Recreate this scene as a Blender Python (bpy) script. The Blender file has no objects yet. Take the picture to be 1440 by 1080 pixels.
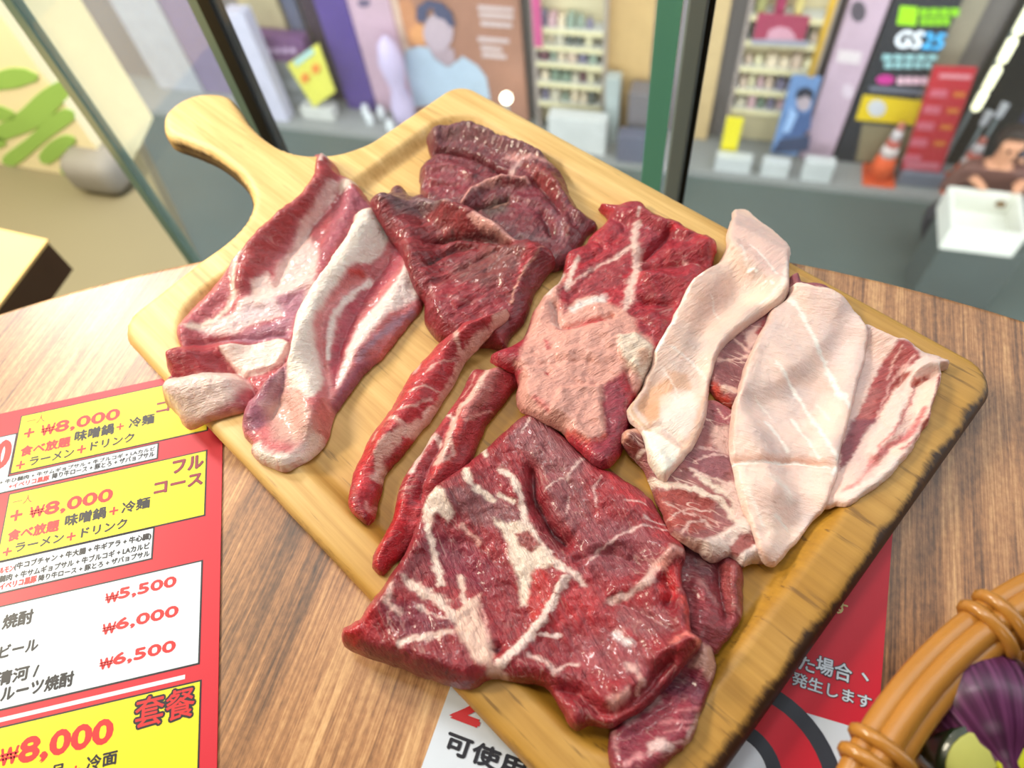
import bpy, bmesh, math
import numpy as np
from mathutils import Matrix, Vector

# ------------------------------------------------------------------ camera
SC = bpy.context.scene
COL = SC.collection
CAM_R = np.array([[0.722468611931013, 0.5531405496719239, -0.41481880030094664],
                  [0.686126228645465, -0.6475690883346663, 0.3314891765927806],
                  [-0.08526372698413993, -0.5241085843048657, -0.847372579635855]])
CAM_C = np.array([0.170, -0.1455, 0.338])
FPX = 988.0
cam_d = bpy.data.cameras.new('camera')
cam = bpy.data.objects.new('camera', cam_d)
COL.objects.link(cam)
_x, _y, _z = CAM_R[:, 0], -CAM_R[:, 1], -CAM_R[:, 2]
cam.matrix_world = Matrix(((_x[0], _y[0], _z[0], CAM_C[0]), (_x[1], _y[1], _z[1], CAM_C[1]),
                           (_x[2], _y[2], _z[2], CAM_C[2]), (0, 0, 0, 1)))
cam_d.sensor_width = 36.0
cam_d.lens = FPX / 1440.0 * 36.0
cam_d.clip_start = 0.01
cam_d.clip_end = 100
cam_d.dof.use_dof = True
cam_d.dof.focus_distance = 0.352
cam_d.dof.aperture_fstop = 6.2
SC.camera = cam

# ------------------------------------------------------------------ light
SC.view_settings.view_transform = 'Standard'
SC.view_settings.look = 'None'
SC.view_settings.gamma = 1.0
SC.view_settings.exposure = 0.0
SC.cycles.max_bounces = 7
SC.cycles.diffuse_bounces = 3
SC.cycles.glossy_bounces = 3
SC.cycles.caustics_reflective = False
SC.cycles.caustics_refractive = False
SC.view_settings.use_curve_mapping = False
world = bpy.data.worlds.new('world')
SC.world = world
world.use_nodes = True
wn = world.node_tree.nodes
wn['Background'].inputs['Color'].default_value = (0.93, 0.97, 1.0, 1)
wn['Background'].inputs['Strength'].default_value = 3.0


def area_lamp(name, loc, target, size, power, color=(1, 1, 1), shape='DISK'):
    d = bpy.data.lights.new(name, 'AREA')
    d.shape = shape
    d.size = size
    d.energy = power
    d.color = color
    o = bpy.data.objects.new(name, d)
    COL.objects.link(o)
    o.location = loc
    v = Vector(target) - Vector(loc)
    o.rotation_euler = v.to_track_quat('-Z', 'Y').to_euler()
    return o


area_lamp('glare_light', (-1.38, -0.10, 0.90), (-0.2, -0.1, 0.0), 0.26, 15.0, (1.0, 0.95, 0.92))  # added unseen light for the table sheen and the rightward shadows
area_lamp('unseen_lamp', (-0.48, 0.02, 1.30), (-0.02, 0.0, 0.0), 0.30, 4.5, (1.0, 0.965, 0.91))
area_lamp('unseen_lamp', (0.75, -0.95, 1.60), (0.4, -0.6, 0.0), 0.60, 3.5, (1.0, 0.955, 0.89))  # added unseen fill light behind the camera
area_lamp('unseen_lamp', (-1.15, -0.80, 1.05), (-1.75, 0.0, -0.2), 0.50, 50.0, (1.0, 0.90, 0.68))  # unseen light added mid-room to brighten the cream wall

# ------------------------------------------------------------------ geometry helpers


def ray(p):
    return CAM_R @ np.array([p[0] - 720.0, p[1] - 540.0, FPX])


def at(p, z=0.0):
    d = ray(p)
    return CAM_C + d * ((z - CAM_C[2]) / d[2])


TH = math.radians(28.5)
SDIR = np.array([math.cos(TH), math.sin(TH)])       # along the street
NDIR = np.array([-math.sin(TH), math.cos(TH)])      # away from the window
ZST = -4.5                                          # street level


def fac(p, d):
    """pixel -> (a, z) on the vertical plane parallel to the street at distance d"""
    r = ray(p)
    t = (d - CAM_C[:2] @ NDIR) / (r[:2] @ NDIR)
    q = CAM_C + r * t
    return q[:2] @ SDIR, q[2]


def fpt(a, d, z):
    q = SDIR * a + NDIR * d
    return (q[0], q[1], z)


def gpt(p, z=ZST):
    """pixel on ground -> (a, d)"""
    q = at(p, z)[:2]
    return q @ SDIR, q @ NDIR


def srgb(c):
    c = np.asarray(c, float) / 255.0
    return np.where(c <= 0.04045, c / 12.92, ((c + 0.055) / 1.055) ** 2.4)


def lin4(c):
    s = srgb(c)
    return (float(s[0]), float(s[1]), float(s[2]), 1.0)


def link(name, mesh, mat=None, parent=None, smooth=False):
    o = bpy.data.objects.new(name, mesh)
    COL.objects.link(o)
    if mat is not None:
        if isinstance(mat, (list, tuple)):
            for m in mat:
                mesh.materials.append(m)
        else:
            mesh.materials.append(mat)
    if parent is not None:
        o.parent = parent
    if smooth:
        mesh.shade_smooth()
    return o


def pyd(name, verts, faces, mat=None, parent=None, smooth=False):
    m = bpy.data.meshes.new(name)
    m.from_pydata([tuple(map(float, v)) for v in verts], [], [tuple(map(int, f)) for f in faces])
    m.update()
    return link(name, m, mat, parent, smooth)


def bmo(name, bm, mat=None, parent=None, smooth=False):
    bmesh.ops.recalc_face_normals(bm, faces=bm.faces)
    m = bpy.data.meshes.new(name)
    bm.to_mesh(m)
    bm.free()
    return link(name, m, mat, parent, smooth)


def thing(name, label, cat, loc=(0, 0, 0), group=None):
    o = bpy.data.objects.new(name, None)
    COL.objects.link(o)
    o.location = loc
    o.empty_display_size = 0.05
    return tag(o, label, cat, group)


def tag(o, label, cat, group=None, kind=None):
    o['label'] = label
    o['category'] = cat
    if group:
        o['group'] = group
    if kind:
        o['kind'] = kind
    return o


def struct(o, label=None):
    o['kind'] = 'structure'
    if label:
        o['label'] = label
    return o


def hexa(name, pts, mat, parent=None, bevel=0.0):
    """box from 8 points: bottom ring 0-3, top ring 4-7"""
    bm = bmesh.new()
    v = [bm.verts.new(p) for p in pts]
    for f in ((3, 2, 1, 0), (4, 5, 6, 7), (0, 1, 5, 4), (1, 2, 6, 5), (2, 3, 7, 6), (3, 0, 4, 7)):
        bm.faces.new([v[i] for i in f])
    if bevel > 0:
        bmesh.ops.bevel(bm, geom=list(bm.edges), offset=bevel, segments=2, affect='EDGES', profile=0.5)
    return bmo(name, bm, mat, parent)


def fbox(name, a0, a1, d0, d1, z0, z1, mat, parent=None, bevel=0.0):
    pts = [fpt(a0, d0, z0), fpt(a1, d0, z0), fpt(a1, d1, z0), fpt(a0, d1, z0),
           fpt(a0, d0, z1), fpt(a1, d0, z1), fpt(a1, d1, z1), fpt(a0, d1, z1)]
    return hexa(name, pts, mat, parent, bevel)


def tube(name, pts, rad, mat, parent=None, n=10, closed=False, caps=True):
    pts = [np.array(p, float) for p in pts]
    rad = [rad] * len(pts) if np.isscalar(rad) else list(rad)
    verts, faces = [], []
    N = len(pts)
    up = np.array([0.13, 0.27, 0.95])
    for i in range(N):
        a = pts[(i - 1) % N] if (closed or i > 0) else pts[i]
        b = pts[(i + 1) % N] if (closed or i < N - 1) else pts[i]
        t = b - a
        t = t / (np.linalg.norm(t) + 1e-12)
        u = up - t * (up @ t)
        if np.linalg.norm(u) < 1e-3:
            u = np.array([1.0, 0, 0]) - t * t[0]
        u /= np.linalg.norm(u)
        w = np.cross(t, u)
        for k in range(n):
            an = 2 * math.pi * k / n
            verts.append(pts[i] + rad[i] * (math.cos(an) * u + math.sin(an) * w))
    for i in range(N if closed else N - 1):
        j = (i + 1) % N
        for k in range(n):
            l = (k + 1) % n
            faces.append((i * n + k, i * n + l, j * n + l, j * n + k))
    if caps and not closed:
        faces.append(tuple(range(n - 1, -1, -1)))
        faces.append(tuple((N - 1) * n + k for k in range(n)))
    return pyd(name, verts, faces, mat, parent, True)


def lathe(name, prof, center, mat, parent=None, n=28):
    verts, faces = [], []
    m = len(prof)
    for (r, z) in prof:
        for k in range(n):
            an = 2 * math.pi * k / n
            verts.append((center[0] + r * math.cos(an), center[1] + r * math.sin(an), center[2] + z))
    for i in range(m - 1):
        for k in range(n):
            l = (k + 1) % n
            faces.append((i * n + k, i * n + l, (i + 1) * n + l, (i + 1) * n + k))
    faces.append(tuple(range(n - 1, -1, -1)))
    faces.append(tuple((m - 1) * n + k for k in range(n)))
    return pyd(name, verts, faces, mat, parent, True)


# ------------------------------------------------------------------ materials
MATS = {}


def new_mat(name):
    m = bpy.data.materials.new(name)
    m.use_nodes = True
    nt = m.node_tree
    return m, nt, nt.nodes, nt.links, nt.nodes['Principled BSDF']


def plain(name, c, rough=0.6, vary=0.08, scale=30.0, spec=0.4, bump=0.0, metal=0.0, coat=0.0):
    """procedural base: colour broken up by noise"""
    if name in MATS:
        return MATS[name]
    m, nt, N, L, B = new_mat(name)
    tc = N.new('ShaderNodeTexCoord')
    nz = N.new('ShaderNodeTexNoise')
    nz.inputs['Scale'].default_value = scale
    nz.inputs['Detail'].default_value = 4
    L.new(tc.outputs['Object'], nz.inputs['Vector'])
    mr = N.new('ShaderNodeMapRange')
    mr.inputs['To Min'].default_value = 1 - vary
    mr.inputs['To Max'].default_value = 1 + vary
    L.new(nz.outputs['Fac'], mr.inputs['Value'])
    mx = N.new('ShaderNodeVectorMath')
    mx.operation = 'SCALE'
    mx.inputs[0].default_value = lin4(c)[:3]
    L.new(mr.outputs['Result'], mx.inputs['Scale'])
    L.new(mx.outputs['Vector'], B.inputs['Base Color'])
    B.inputs['Roughness'].default_value = rough
    B.inputs['Specular IOR Level'].default_value = spec
    B.inputs['Metallic'].default_value = metal
    B.inputs['Coat Weight'].default_value = coat
    if bump > 0:
        bp = N.new('ShaderNodeBump')
        bp.inputs['Strength'].default_value = 0.5
        bp.inputs['Distance'].default_value = bump
        L.new(nz.outputs['Fac'], bp.inputs['Height'])
        L.new(bp.outputs['Normal'], B.inputs['Normal'])
    MATS[name] = m
    return m


def emit(name, c, s):
    if name in MATS:
        return MATS[name]
    m, nt, N, L, B = new_mat(name)
    B.inputs['Base Color'].default_value = lin4(c)
    B.inputs['Emission Color'].default_value = lin4(c)
    B.inputs['Emission Strength'].default_value = s
    MATS[name] = m
    return m


def ramp(N, stops):
    r = N.new('ShaderNodeValToRGB')
    e = r.color_ramp.elements
    while len(e) > 1:
        e.remove(e[-1])
    e[0].position = stops[0][0]
    e[0].color = lin4(stops[0][1])
    for p, c in stops[1:]:
        k = e.new(p)
        k.color = lin4(c)
    return r


def mixc(N, L, fac, a, b, mode='MIX'):
    n = N.new('ShaderNodeMix')
    n.data_type = 'RGBA'
    n.blend_type = mode
    for sock, v in ((n.inputs[0], fac), (n.inputs[6], a), (n.inputs[7], b)):
        if hasattr(v, 'links'):
            L.new(v, sock)
        else:
            sock.default_value = v
    return n.outputs[2]


def math_(N, L, op, a, b=None, c=None):
    n = N.new('ShaderNodeMath')
    n.operation = op
    for i, v in enumerate((a, b, c)):
        if v is None:
            continue
        if hasattr(v, 'links'):
            L.new(v, n.inputs[i])
        else:
            n.inputs[i].default_value = v
    return n.outputs[0]


def noise_(N, L, vec, scale, detail=4, rough=0.55, dist=0.0):
    n = N.new('ShaderNodeTexNoise')
    n.inputs['Scale'].default_value = scale
    n.inputs['Detail'].default_value = detail
    n.inputs['Roughness'].default_value = rough
    n.inputs['Distortion'].default_value = dist
    L.new(vec, n.inputs['Vector'])
    return n.outputs['Fac']


def mapping(N, L, vec, rot=0.0, scale=(1, 1, 1), loc=(0, 0, 0)):
    n = N.new('ShaderNodeMapping')
    n.inputs['Rotation'].default_value = (0, 0, rot)
    n.inputs['Scale'].default_value = scale
    n.inputs['Location'].default_value = loc
    L.new(vec, n.inputs['Vector'])
    return n.outputs['Vector']


def mat_table():
    m, nt, N, L, B = new_mat('table_laminate')
    tc = N.new('ShaderNodeTexCoord')
    # grain runs at 117 degrees in the table plane
    v0 = mapping(N, L, tc.outputs['Object'], rot=-math.radians(117))
    warp = noise_(N, L, v0, 9, 3)
    g1 = noise_(N, L, mapping(N, L, v0, scale=(5, 150, 1)), 1.0, 6, 0.7, 0.3)
    g2 = noise_(N, L, mapping(N, L, v0, scale=(22, 800, 1)), 1.0, 4, 0.7)
    big = noise_(N, L, mapping(N, L, v0, scale=(3, 30, 1)), 1.0, 3, 0.5, 0.6)
    saw = noise_(N, L, mapping(N, L, v0, scale=(260, 420, 1)), 1.0, 3, 0.6)
    f = math_(N, L, 'ADD', math_(N, L, 'MULTIPLY', g1, 0.55), math_(N, L, 'MULTIPLY', g2, 0.45))
    f = math_(N, L, 'ADD', f, math_(N, L, 'MULTIPLY', math_(N, L, 'SUBTRACT', big, 0.5), 0.55))
    f = math_(N, L, 'ADD', f, math_(N, L, 'MULTIPLY', math_(N, L, 'SUBTRACT', saw, 0.5), 0.22))
    r = ramp(N, [(0.26, (54, 33, 22)), (0.40, (124, 84, 53)), (0.52, (174, 122, 78)), (0.66, (216, 168, 115)), (0.85, (238, 202, 152))])
    L.new(f, r.inputs['Fac'])
    # knots: darker patches with a shape of their own
    kn = noise_(N, L, mapping(N, L, v0, scale=(26, 40, 1), loc=(0.3, 0.9, 0)), 1.0, 5, 0.7, 0.5)
    kf = N.new('ShaderNodeMapRange')
    kf.inputs['From Min'].default_value = 0.62
    kf.inputs['From Max'].default_value = 0.74
    L.new(kn, kf.inputs['Value'])
    col = mixc(N, L, math_(N, L, 'MULTIPLY', kf.outputs[0], 0.5), r.outputs['Color'], lin4((64, 36, 22)))
    L.new(col, B.inputs['Base Color'])
    B.inputs['Roughness'].default_value = 0.42
    B.inputs['Specular IOR Level'].default_value = 0.5
    B.inputs['Coat Weight'].default_value = 0.4
    B.inputs['Coat Roughness'].default_value = 0.36
    bp = N.new('ShaderNodeBump')
    bp.inputs['Strength'].default_value = 0.35
    bp.inputs['Distance'].default_value = 0.0004
    L.new(f, bp.inputs['Height'])
    L.new(bp.outputs['Normal'], B.inputs['Normal'])
    return m


def mat_board():
    m, nt, N, L, B = new_mat('board_wood')
    tc = N.new('ShaderNodeTexCoord')
    P = tc.outputs['Object']
    g1 = noise_(N, L, mapping(N, L, P, scale=(5, 70, 70)), 1.0, 5, 0.6, 0.4)
    g2 = noise_(N, L, mapping(N, L, P, scale=(12, 420, 200)), 1.0, 3, 0.6)
    big = noise_(N, L, mapping(N, L, P, scale=(9, 14, 10)), 1.0, 3, 0.5)
    f = math_(N, L, 'ADD', math_(N, L, 'MULTIPLY', g1, 0.65), math_(N, L, 'MULTIPLY', g2, 0.35))
    r = ramp(N, [(0.22, (168, 122, 62)), (0.40, (210, 168, 100)), (0.58, (232, 196, 130)), (0.8, (242, 216, 162))])
    L.new(f, r.inputs['Fac'])
    at_ = N.new('ShaderNodeAttribute')
    at_.attribute_name = 'wear_shade'
    sep = N.new('ShaderNodeSeparateColor')
    L.new(at_.outputs['Color'], sep.inputs[0])
    # oily, yellowed wood, with part of the light falloff painted in
    oil_shade = math_(N, L, 'MULTIPLY', sep.outputs[1], math_(N, L, 'ADD', 0.55, big))
    c1 = mixc(N, L, oil_shade, r.outputs['Color'], mixc(N, L, f, lin4((112, 66, 12)), lin4((216, 160, 50))))
    # scorched edge and painted shade of the handle flank, broken up along the grain
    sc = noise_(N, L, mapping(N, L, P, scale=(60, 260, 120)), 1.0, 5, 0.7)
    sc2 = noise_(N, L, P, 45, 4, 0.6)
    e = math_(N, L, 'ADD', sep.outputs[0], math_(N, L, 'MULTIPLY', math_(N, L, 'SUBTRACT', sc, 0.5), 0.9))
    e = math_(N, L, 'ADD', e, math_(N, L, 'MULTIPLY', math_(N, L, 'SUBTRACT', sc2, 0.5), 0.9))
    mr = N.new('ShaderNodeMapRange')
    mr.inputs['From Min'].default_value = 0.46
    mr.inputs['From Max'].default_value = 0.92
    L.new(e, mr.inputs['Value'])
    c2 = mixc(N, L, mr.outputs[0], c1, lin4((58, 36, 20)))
    # thin dark cracks along the grain
    ck = noise_(N, L, mapping(N, L, P, scale=(24, 260, 160), loc=(3, 1, 0)), 1.0, 3, 0.55)
    cm = N.new('ShaderNodeMapRange')
    cm.inputs['From Min'].default_value = 0.62
    cm.inputs['From Max'].default_value = 0.70
    L.new(ck, cm.inputs['Value'])
    c3 = mixc(N, L, math_(N, L, 'MULTIPLY', cm.outputs[0], math_(N, L, 'ADD', 0.22, math_(N, L, 'MULTIPLY', sep.outputs[1], 0.5))), c2, lin4((92, 58, 24)))
    L.new(c3, B.inputs['Base Color'])
    B.inputs['Roughness'].default_value = 0.5
    bp = N.new('ShaderNodeBump')
    bp.inputs['Strength'].default_value = 0.35
    bp.inputs['Distance'].default_value = 0.0004
    L.new(f, bp.inputs['Height'])
    L.new(bp.outputs['Normal'], B.inputs['Normal'])
    return m


def mat_meat(name, fib=1.0, vein=0.0, rough=0.38, coat=0.35, sss=0.12, mott=0.25, veincol=(236, 196, 184), bumpd=0.0006):
    """colour comes from the 'tone' attribute of the cut itself; fibres, marbling and wetness are procedural"""
    m, nt, N, L, B = new_mat(name)
    a = N.new('ShaderNodeAttribute')
    a.attribute_name = 'tone'
    u = N.new('ShaderNodeAttribute')
    u.attribute_name = 'fibre'
    sepc = N.new('ShaderNodeSeparateColor')
    L.new(a.outputs['Color'], sepc.inputs[0])
    lean = N.new('ShaderNodeMapRange')          # lean meat is low in green
    lean.inputs['From Min'].default_value = 0.45
    lean.inputs['From Max'].default_value = 0.12
    L.new(sepc.outputs[1], lean.inputs['Value'])
    leanf = lean.outputs[0]
    F = u.outputs['Vector']
    f1 = noise_(N, L, mapping(N, L, F, scale=(90, 620, 300)), 1.0, 4, 0.6, 0.4)
    f2 = noise_(N, L, mapping(N, L, F, scale=(420, 1500, 900)), 1.0, 3, 0.6)
    mo = noise_(N, L, F, 160, 5, 0.6, 0.6)
    mo2 = noise_(N, L, F, 700, 3, 0.6)
    s = math_(N, L, 'ADD', math_(N, L, 'MULTIPLY', math_(N, L, 'SUBTRACT', f1, 0.5), 0.9 * fib), 
              math_(N, L, 'MULTIPLY', math_(N, L, 'SUBTRACT', mo, 0.5), 1.1 * mott / 0.25))
    s = math_(N, L, 'ADD', s, math_(N, L, 'MULTIPLY', math_(N, L, 'SUBTRACT', mo2, 0.5), 0.4))
    k = math_(N, L, 'ADD', 1.0, math_(N, L, 'MULTIPLY', s, math_(N, L, 'ADD', 0.18, math_(N, L, 'MULTIPLY', leanf, 0.75))))
    sc = N.new('ShaderNodeVectorMath')
    sc.operation = 'SCALE'
    L.new(a.outputs['Color'], sc.inputs[0])
    L.new(k, sc.inputs['Scale'])
    col = sc.outputs['Vector']
    # fine marbling: thin ridged lines along the fibres
    if vein > 0:
        w1 = noise_(N, L, mapping(N, L, F, scale=(38, 150, 80), loc=(1, 2, 0)), 1.0, 2, 0.5, 0.7)
        rd = math_(N, L, 'ABSOLUTE', math_(N, L, 'SUBTRACT', w1, 0.5))
        vm = N.new('ShaderNodeMapRange')
        vm.inputs['From Min'].default_value = 0.020
        vm.inputs['From Max'].default_value = 0.004
        L.new(rd, vm.inputs['Value'])
        gate = N.new('ShaderNodeMapRange')
        gate.inputs['From Min'].default_value = 0.48
        gate.inputs['From Max'].default_value = 0.64
        L.new(noise_(N, L, F, 60, 2), gate.inputs['Value'])
        vf = math_(N, L, 'MULTIPLY', math_(N, L, 'MULTIPLY', vm.outputs[0], gate.outputs[0]), vein)
        col = mixc(N, L, vf, col, lin4(veincol))
    L.new(col, B.inputs['Base Color'])
    B.inputs['Roughness'].default_value = rough
    B.inputs['Specular IOR Level'].default_value = 0.5
    B.inputs['Coat Weight'].default_value = coat
    B.inputs['Coat Roughness'].default_value = 0.16
    if sss > 0.12:
        B.inputs['Subsurface Weight'].default_value = sss
    B.inputs['Subsurface Radius'].default_value = (1.0, 0.35, 0.25)
    B.inputs['Subsurface Scale'].default_value = 0.003
    bp = N.new('ShaderNodeBump')
    bp.inputs['Strength'].default_value = 3.0
    bp.inputs['Distance'].default_value = bumpd
    h = math_(N, L, 'ADD', math_(N, L, 'MULTIPLY', f1, 0.8 * fib), math_(N, L, 'ADD', math_(N, L, 'MULTIPLY', mo, 0.9), math_(N, L, 'MULTIPLY', f2, 0.35)))
    L.new(h, bp.inputs['Height'])
    L.new(bp.outputs['Normal'], B.inputs['Normal'])
    return m


def mat_glass():
    m, nt, N, L, B = new_mat('window_glass')
    out = N['Material Output'] if 'Material Output' in N else [n for n in N if n.type == 'OUTPUT_MATERIAL'][0]
    tr = N.new('ShaderNodeBsdfTransparent')
    tr.inputs['Color'].default_value = (0.95, 0.97, 0.96, 1)
    gl = N.new('ShaderNodeBsdfGlossy')
    gl.inputs['Roughness'].default_value = 0.03
    lw = N.new('ShaderNodeLayerWeight')
    lw.inputs['Blend'].default_value = 0.5
    frf = math_(N, L, 'ADD', 0.03, math_(N, L, 'MULTIPLY', math_(N, L, 'POWER', lw.outputs['Facing'], 5.0), 0.6))
    tc = N.new('ShaderNodeTexCoord')
    nz = noise_(N, L, tc.outputs['Object'], 14, 5, 0.65)
    du = N.new('ShaderNodeBsdfDiffuse')
    du.inputs['Color'].default_value = (0.8, 0.8, 0.8, 1)
    mx = N.new('ShaderNodeMixShader')
    L.new(frf, mx.inputs[0])
    L.new(tr.outputs[0], mx.inputs[1])
    L.new(gl.outputs[0], mx.inputs[2])
    mx2 = N.new('ShaderNodeMixShader')            # dust film, thickened to put haze over the street view
    L.new(math_(N, L, 'MULTIPLY', nz, 0.12), mx2.inputs[0])
    L.new(mx.outputs[0], mx2.inputs[1])
    L.new(du.outputs[0], mx2.inputs[2])
    L.new(mx2.outputs[0], out.inputs['Surface'])
    return m


def mat_concrete(name, c, scale=3.0, vary=0.16, rough=0.85):
    return plain(name, c, rough, vary, scale, 0.25, bump=0.01)


# ------------------------------------------------------------------ numpy field helpers
_rng = np.random.RandomState(7)
_LAT = _rng.rand(8, 256, 256)


def vnoise(x, y, s=0):
    T = _LAT[s % 8]
    xi = np.floor(x).astype(int)
    yi = np.floor(y).astype(int)
    fx = x - xi
    fy = y - yi
    fx = fx * fx * (3 - 2 * fx)
    fy = fy * fy * (3 - 2 * fy)
    a = T[xi & 255, yi & 255]
    b = T[(xi + 1) & 255, yi & 255]
    c = T[xi & 255, (yi + 1) & 255]
    d = T[(xi + 1) & 255, (yi + 1) & 255]
    return (a * (1 - fx) + b * fx) * (1 - fy) + (c * (1 - fx) + d * fx) * fy


def fbm(x, y, s=0, o=3):
    v = 0
    amp = 1.0
    tot = 0
    for i in range(o):
        v = v + amp * (vnoise(x * 2 ** i + 17.3 * i, y * 2 ** i + 5.1 * i, s + i) - 0.5)
        tot += amp
        amp *= 0.5
    return v / tot * 2       # about -1..1


def smooth(e0, e1, x):
    t = np.clip((x - e0) / (e1 - e0), 0, 1)
    return t * t * (3 - 2 * t)


def _near(P, pts, m):
    lo = pts.min(0) - m
    hi = pts.max(0) + m
    return np.nonzero((P[:, 0] > lo[0]) & (P[:, 0] < hi[0]) & (P[:, 1] > lo[1]) & (P[:, 1] < hi[1]))[0]


def seg_dist(P, pts, closed=False, maxd=None):
    """distance of points P (N,2) to a polyline; beyond maxd of its box it is just large"""
    pts = np.asarray(pts, float)
    if maxd is not None:
        k = _near(P, pts, maxd)
        out = np.full(len(P), 1.0)
        if len(k):
            out[k] = seg_dist(P[k], pts, closed)
        return out
    best = np.full(len(P), 1e9)
    n = len(pts)
    x = np.ascontiguousarray(P[:, 0])
    y = np.ascontiguousarray(P[:, 1])
    if n == 1:
        return np.hypot(x - pts[0, 0], y - pts[0, 1])
    for i in range(n if closed else n - 1):
        ax, ay = pts[i]
        dx, dy = pts[(i + 1) % n] - pts[i]
        L2 = dx * dx + dy * dy + 1e-18
        px_ = x - ax
        py_ = y - ay
        t = (px_ * dx + py_ * dy) / L2
        np.maximum(t, 0, out=t)
        np.minimum(t, 1, out=t)
        px_ -= t * dx
        py_ -= t * dy
        px_ *= px_
        py_ *= py_
        px_ += py_
        np.minimum(best, px_, out=best)
    return np.sqrt(best)


def inside(P, pts):
    pts = np.asarray(pts, float)
    r = np.zeros(len(P), bool)
    n = len(pts)
    x = np.ascontiguousarray(P[:, 0])
    y = np.ascontiguousarray(P[:, 1])
    for i in range(n):
        a = pts[i]
        b = pts[(i + 1) % n]
        if a[1] == b[1]:
            continue
        c = ((a[1] > y) != (b[1] > y))
        xs = (b[0] - a[0]) * (y - a[1]) / (b[1] - a[1]) + a[0]
        r ^= c & (x < xs)
    return r


def sdist(P, pts, maxd=None):
    """signed distance, positive inside"""
    pts = np.asarray(pts, float)
    if maxd is not None:
        k = _near(P, pts, maxd)
        out = np.full(len(P), -1.0)
        if len(k):
            out[k] = sdist(P[k], pts)
        return out
    return np.where(inside(P, pts), 1, -1) * seg_dist(P, pts, True)


def nearest_on(P, pts):
    pts = np.asarray(pts, float)
    best = np.full(len(P), 1e9)
    out = P.copy()
    n = len(pts)
    for i in range(n):
        a = pts[i]
        d = pts[(i + 1) % n] - a
        t = np.clip(((P - a) @ d) / (d @ d + 1e-18), 0, 1)
        q = a + t[:, None] * d
        dd = ((P - q) ** 2).sum(1)
        m = dd < best
        best[m] = dd[m]
        out[m] = q[m]
    return out


def spline(pts, step, closed=True):
    """Catmull-Rom through pts, resampled at step"""
    p = np.asarray(pts, float)
    n = len(p)
    out = []
    for i in range(n if closed else n - 1):
        p0 = p[(i - 1) % n] if (closed or i > 0) else p[i]
        p1 = p[i]
        p2 = p[(i + 1) % n]
        p3 = p[(i + 2) % n] if (closed or i + 2 < n) else p2
        k = max(1, int(np.linalg.norm(p2 - p1) / step))
        for j in range(k):
            t = j / k
            out.append(0.5 * ((2 * p1) + (-p0 + p2) * t + (2 * p0 - 5 * p1 + 4 * p2 - p3) * t * t + (-p0 + 3 * p1 - 3 * p2 + p3) * t ** 3))
    if not closed:
        out.append(p[-1])
    return np.array(out)


def slab_mesh(outline, h, ftop, fbot, fmid=None):
    """closed slab over an outline: dense grid whose border is pulled onto the outline.
    returns verts, faces, n_top (the top vertices come first)"""
    lo = outline.min(0) - 2 * h
    hi = outline.max(0) + 2 * h
    nx = int((hi[0] - lo[0]) / h) + 2
    ny = int((hi[1] - lo[1]) / h) + 2
    gx, gy = np.meshgrid(lo[0] + np.arange(nx) * h, lo[1] + np.arange(ny) * h, indexing='ij')
    P = np.stack([gx.ravel(), gy.ravel()], 1)
    ins = inside(P, outline).reshape(nx, ny)
    q = ins[:-1, :-1] & ins[1:, :-1] & ins[1:, 1:] & ins[:-1, 1:]
    idx = np.arange(nx * ny).reshape(nx, ny)
    quads = np.stack([idx[:-1, :-1][q], idx[1:, :-1][q], idx[1:, 1:][q], idx[:-1, 1:][q]], 1)
    used = np.unique(quads)
    remap = -np.ones(nx * ny, int)
    remap[used] = np.arange(len(used))
    quads = remap[quads]
    V = P[used].copy()
    # border edges
    e = np.concatenate([quads[:, [0, 1]], quads[:, [1, 2]], quads[:, [2, 3]], quads[:, [3, 0]]])
    key = e[:, 0].astype(np.int64) * len(V) + e[:, 1]
    rkey = e[:, 1].astype(np.int64) * len(V) + e[:, 0]
    border = e[~np.isin(key, rkey)]
    bv = np.unique(border)
    V[bv] = nearest_on(V[bv], outline)
    zt = ftop(V)
    zb = fbot(V)
    n = len(V)
    verts = np.concatenate([np.column_stack([V, zt]), np.column_stack([V, zb])])
    faces = [tuple(f) for f in quads.tolist()] + [tuple(f) for f in (quads[:, ::-1] + n).tolist()]
    for a, b in border.tolist():
        faces.append((b, a, a + n, b + n))
    return verts, faces, n


def set_color(mesh, name, rgb):
    at_ = mesh.attributes.new(name, 'FLOAT_COLOR', 'POINT')
    a = np.ones((len(mesh.vertices), 4), np.float32)
    a[:, :3] = rgb
    at_.data.foreach_set('color', a.ravel())


def set_vec(mesh, name, v):
    at_ = mesh.attributes.new(name, 'FLOAT_VECTOR', 'POINT')
    at_.data.foreach_set('vector', np.ascontiguousarray(v, np.float32).ravel())


def fast_mesh(name, verts, faces):
    m = bpy.data.meshes.new(name)
    verts = np.asarray(verts, np.float32)
    nf = len(faces)
    fl = np.array([i for f in faces for i in f], np.int32)
    ln = np.array([len(f) for f in faces], np.int32)
    m.vertices.add(len(verts))
    m.vertices.foreach_set('co', verts.ravel())
    m.loops.add(len(fl))
    m.loops.foreach_set('vertex_index', fl)
    m.polygons.add(nf)
    st = np.concatenate([[0], np.cumsum(ln)[:-1]]).astype(np.int32)
    m.polygons.foreach_set('loop_start', st)
    try:
        m.polygons.foreach_set('loop_total', ln)
    except Exception:
        pass
    m.update(calc_edges=True)
    m.validate()
    m.shade_smooth()
    return m


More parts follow.
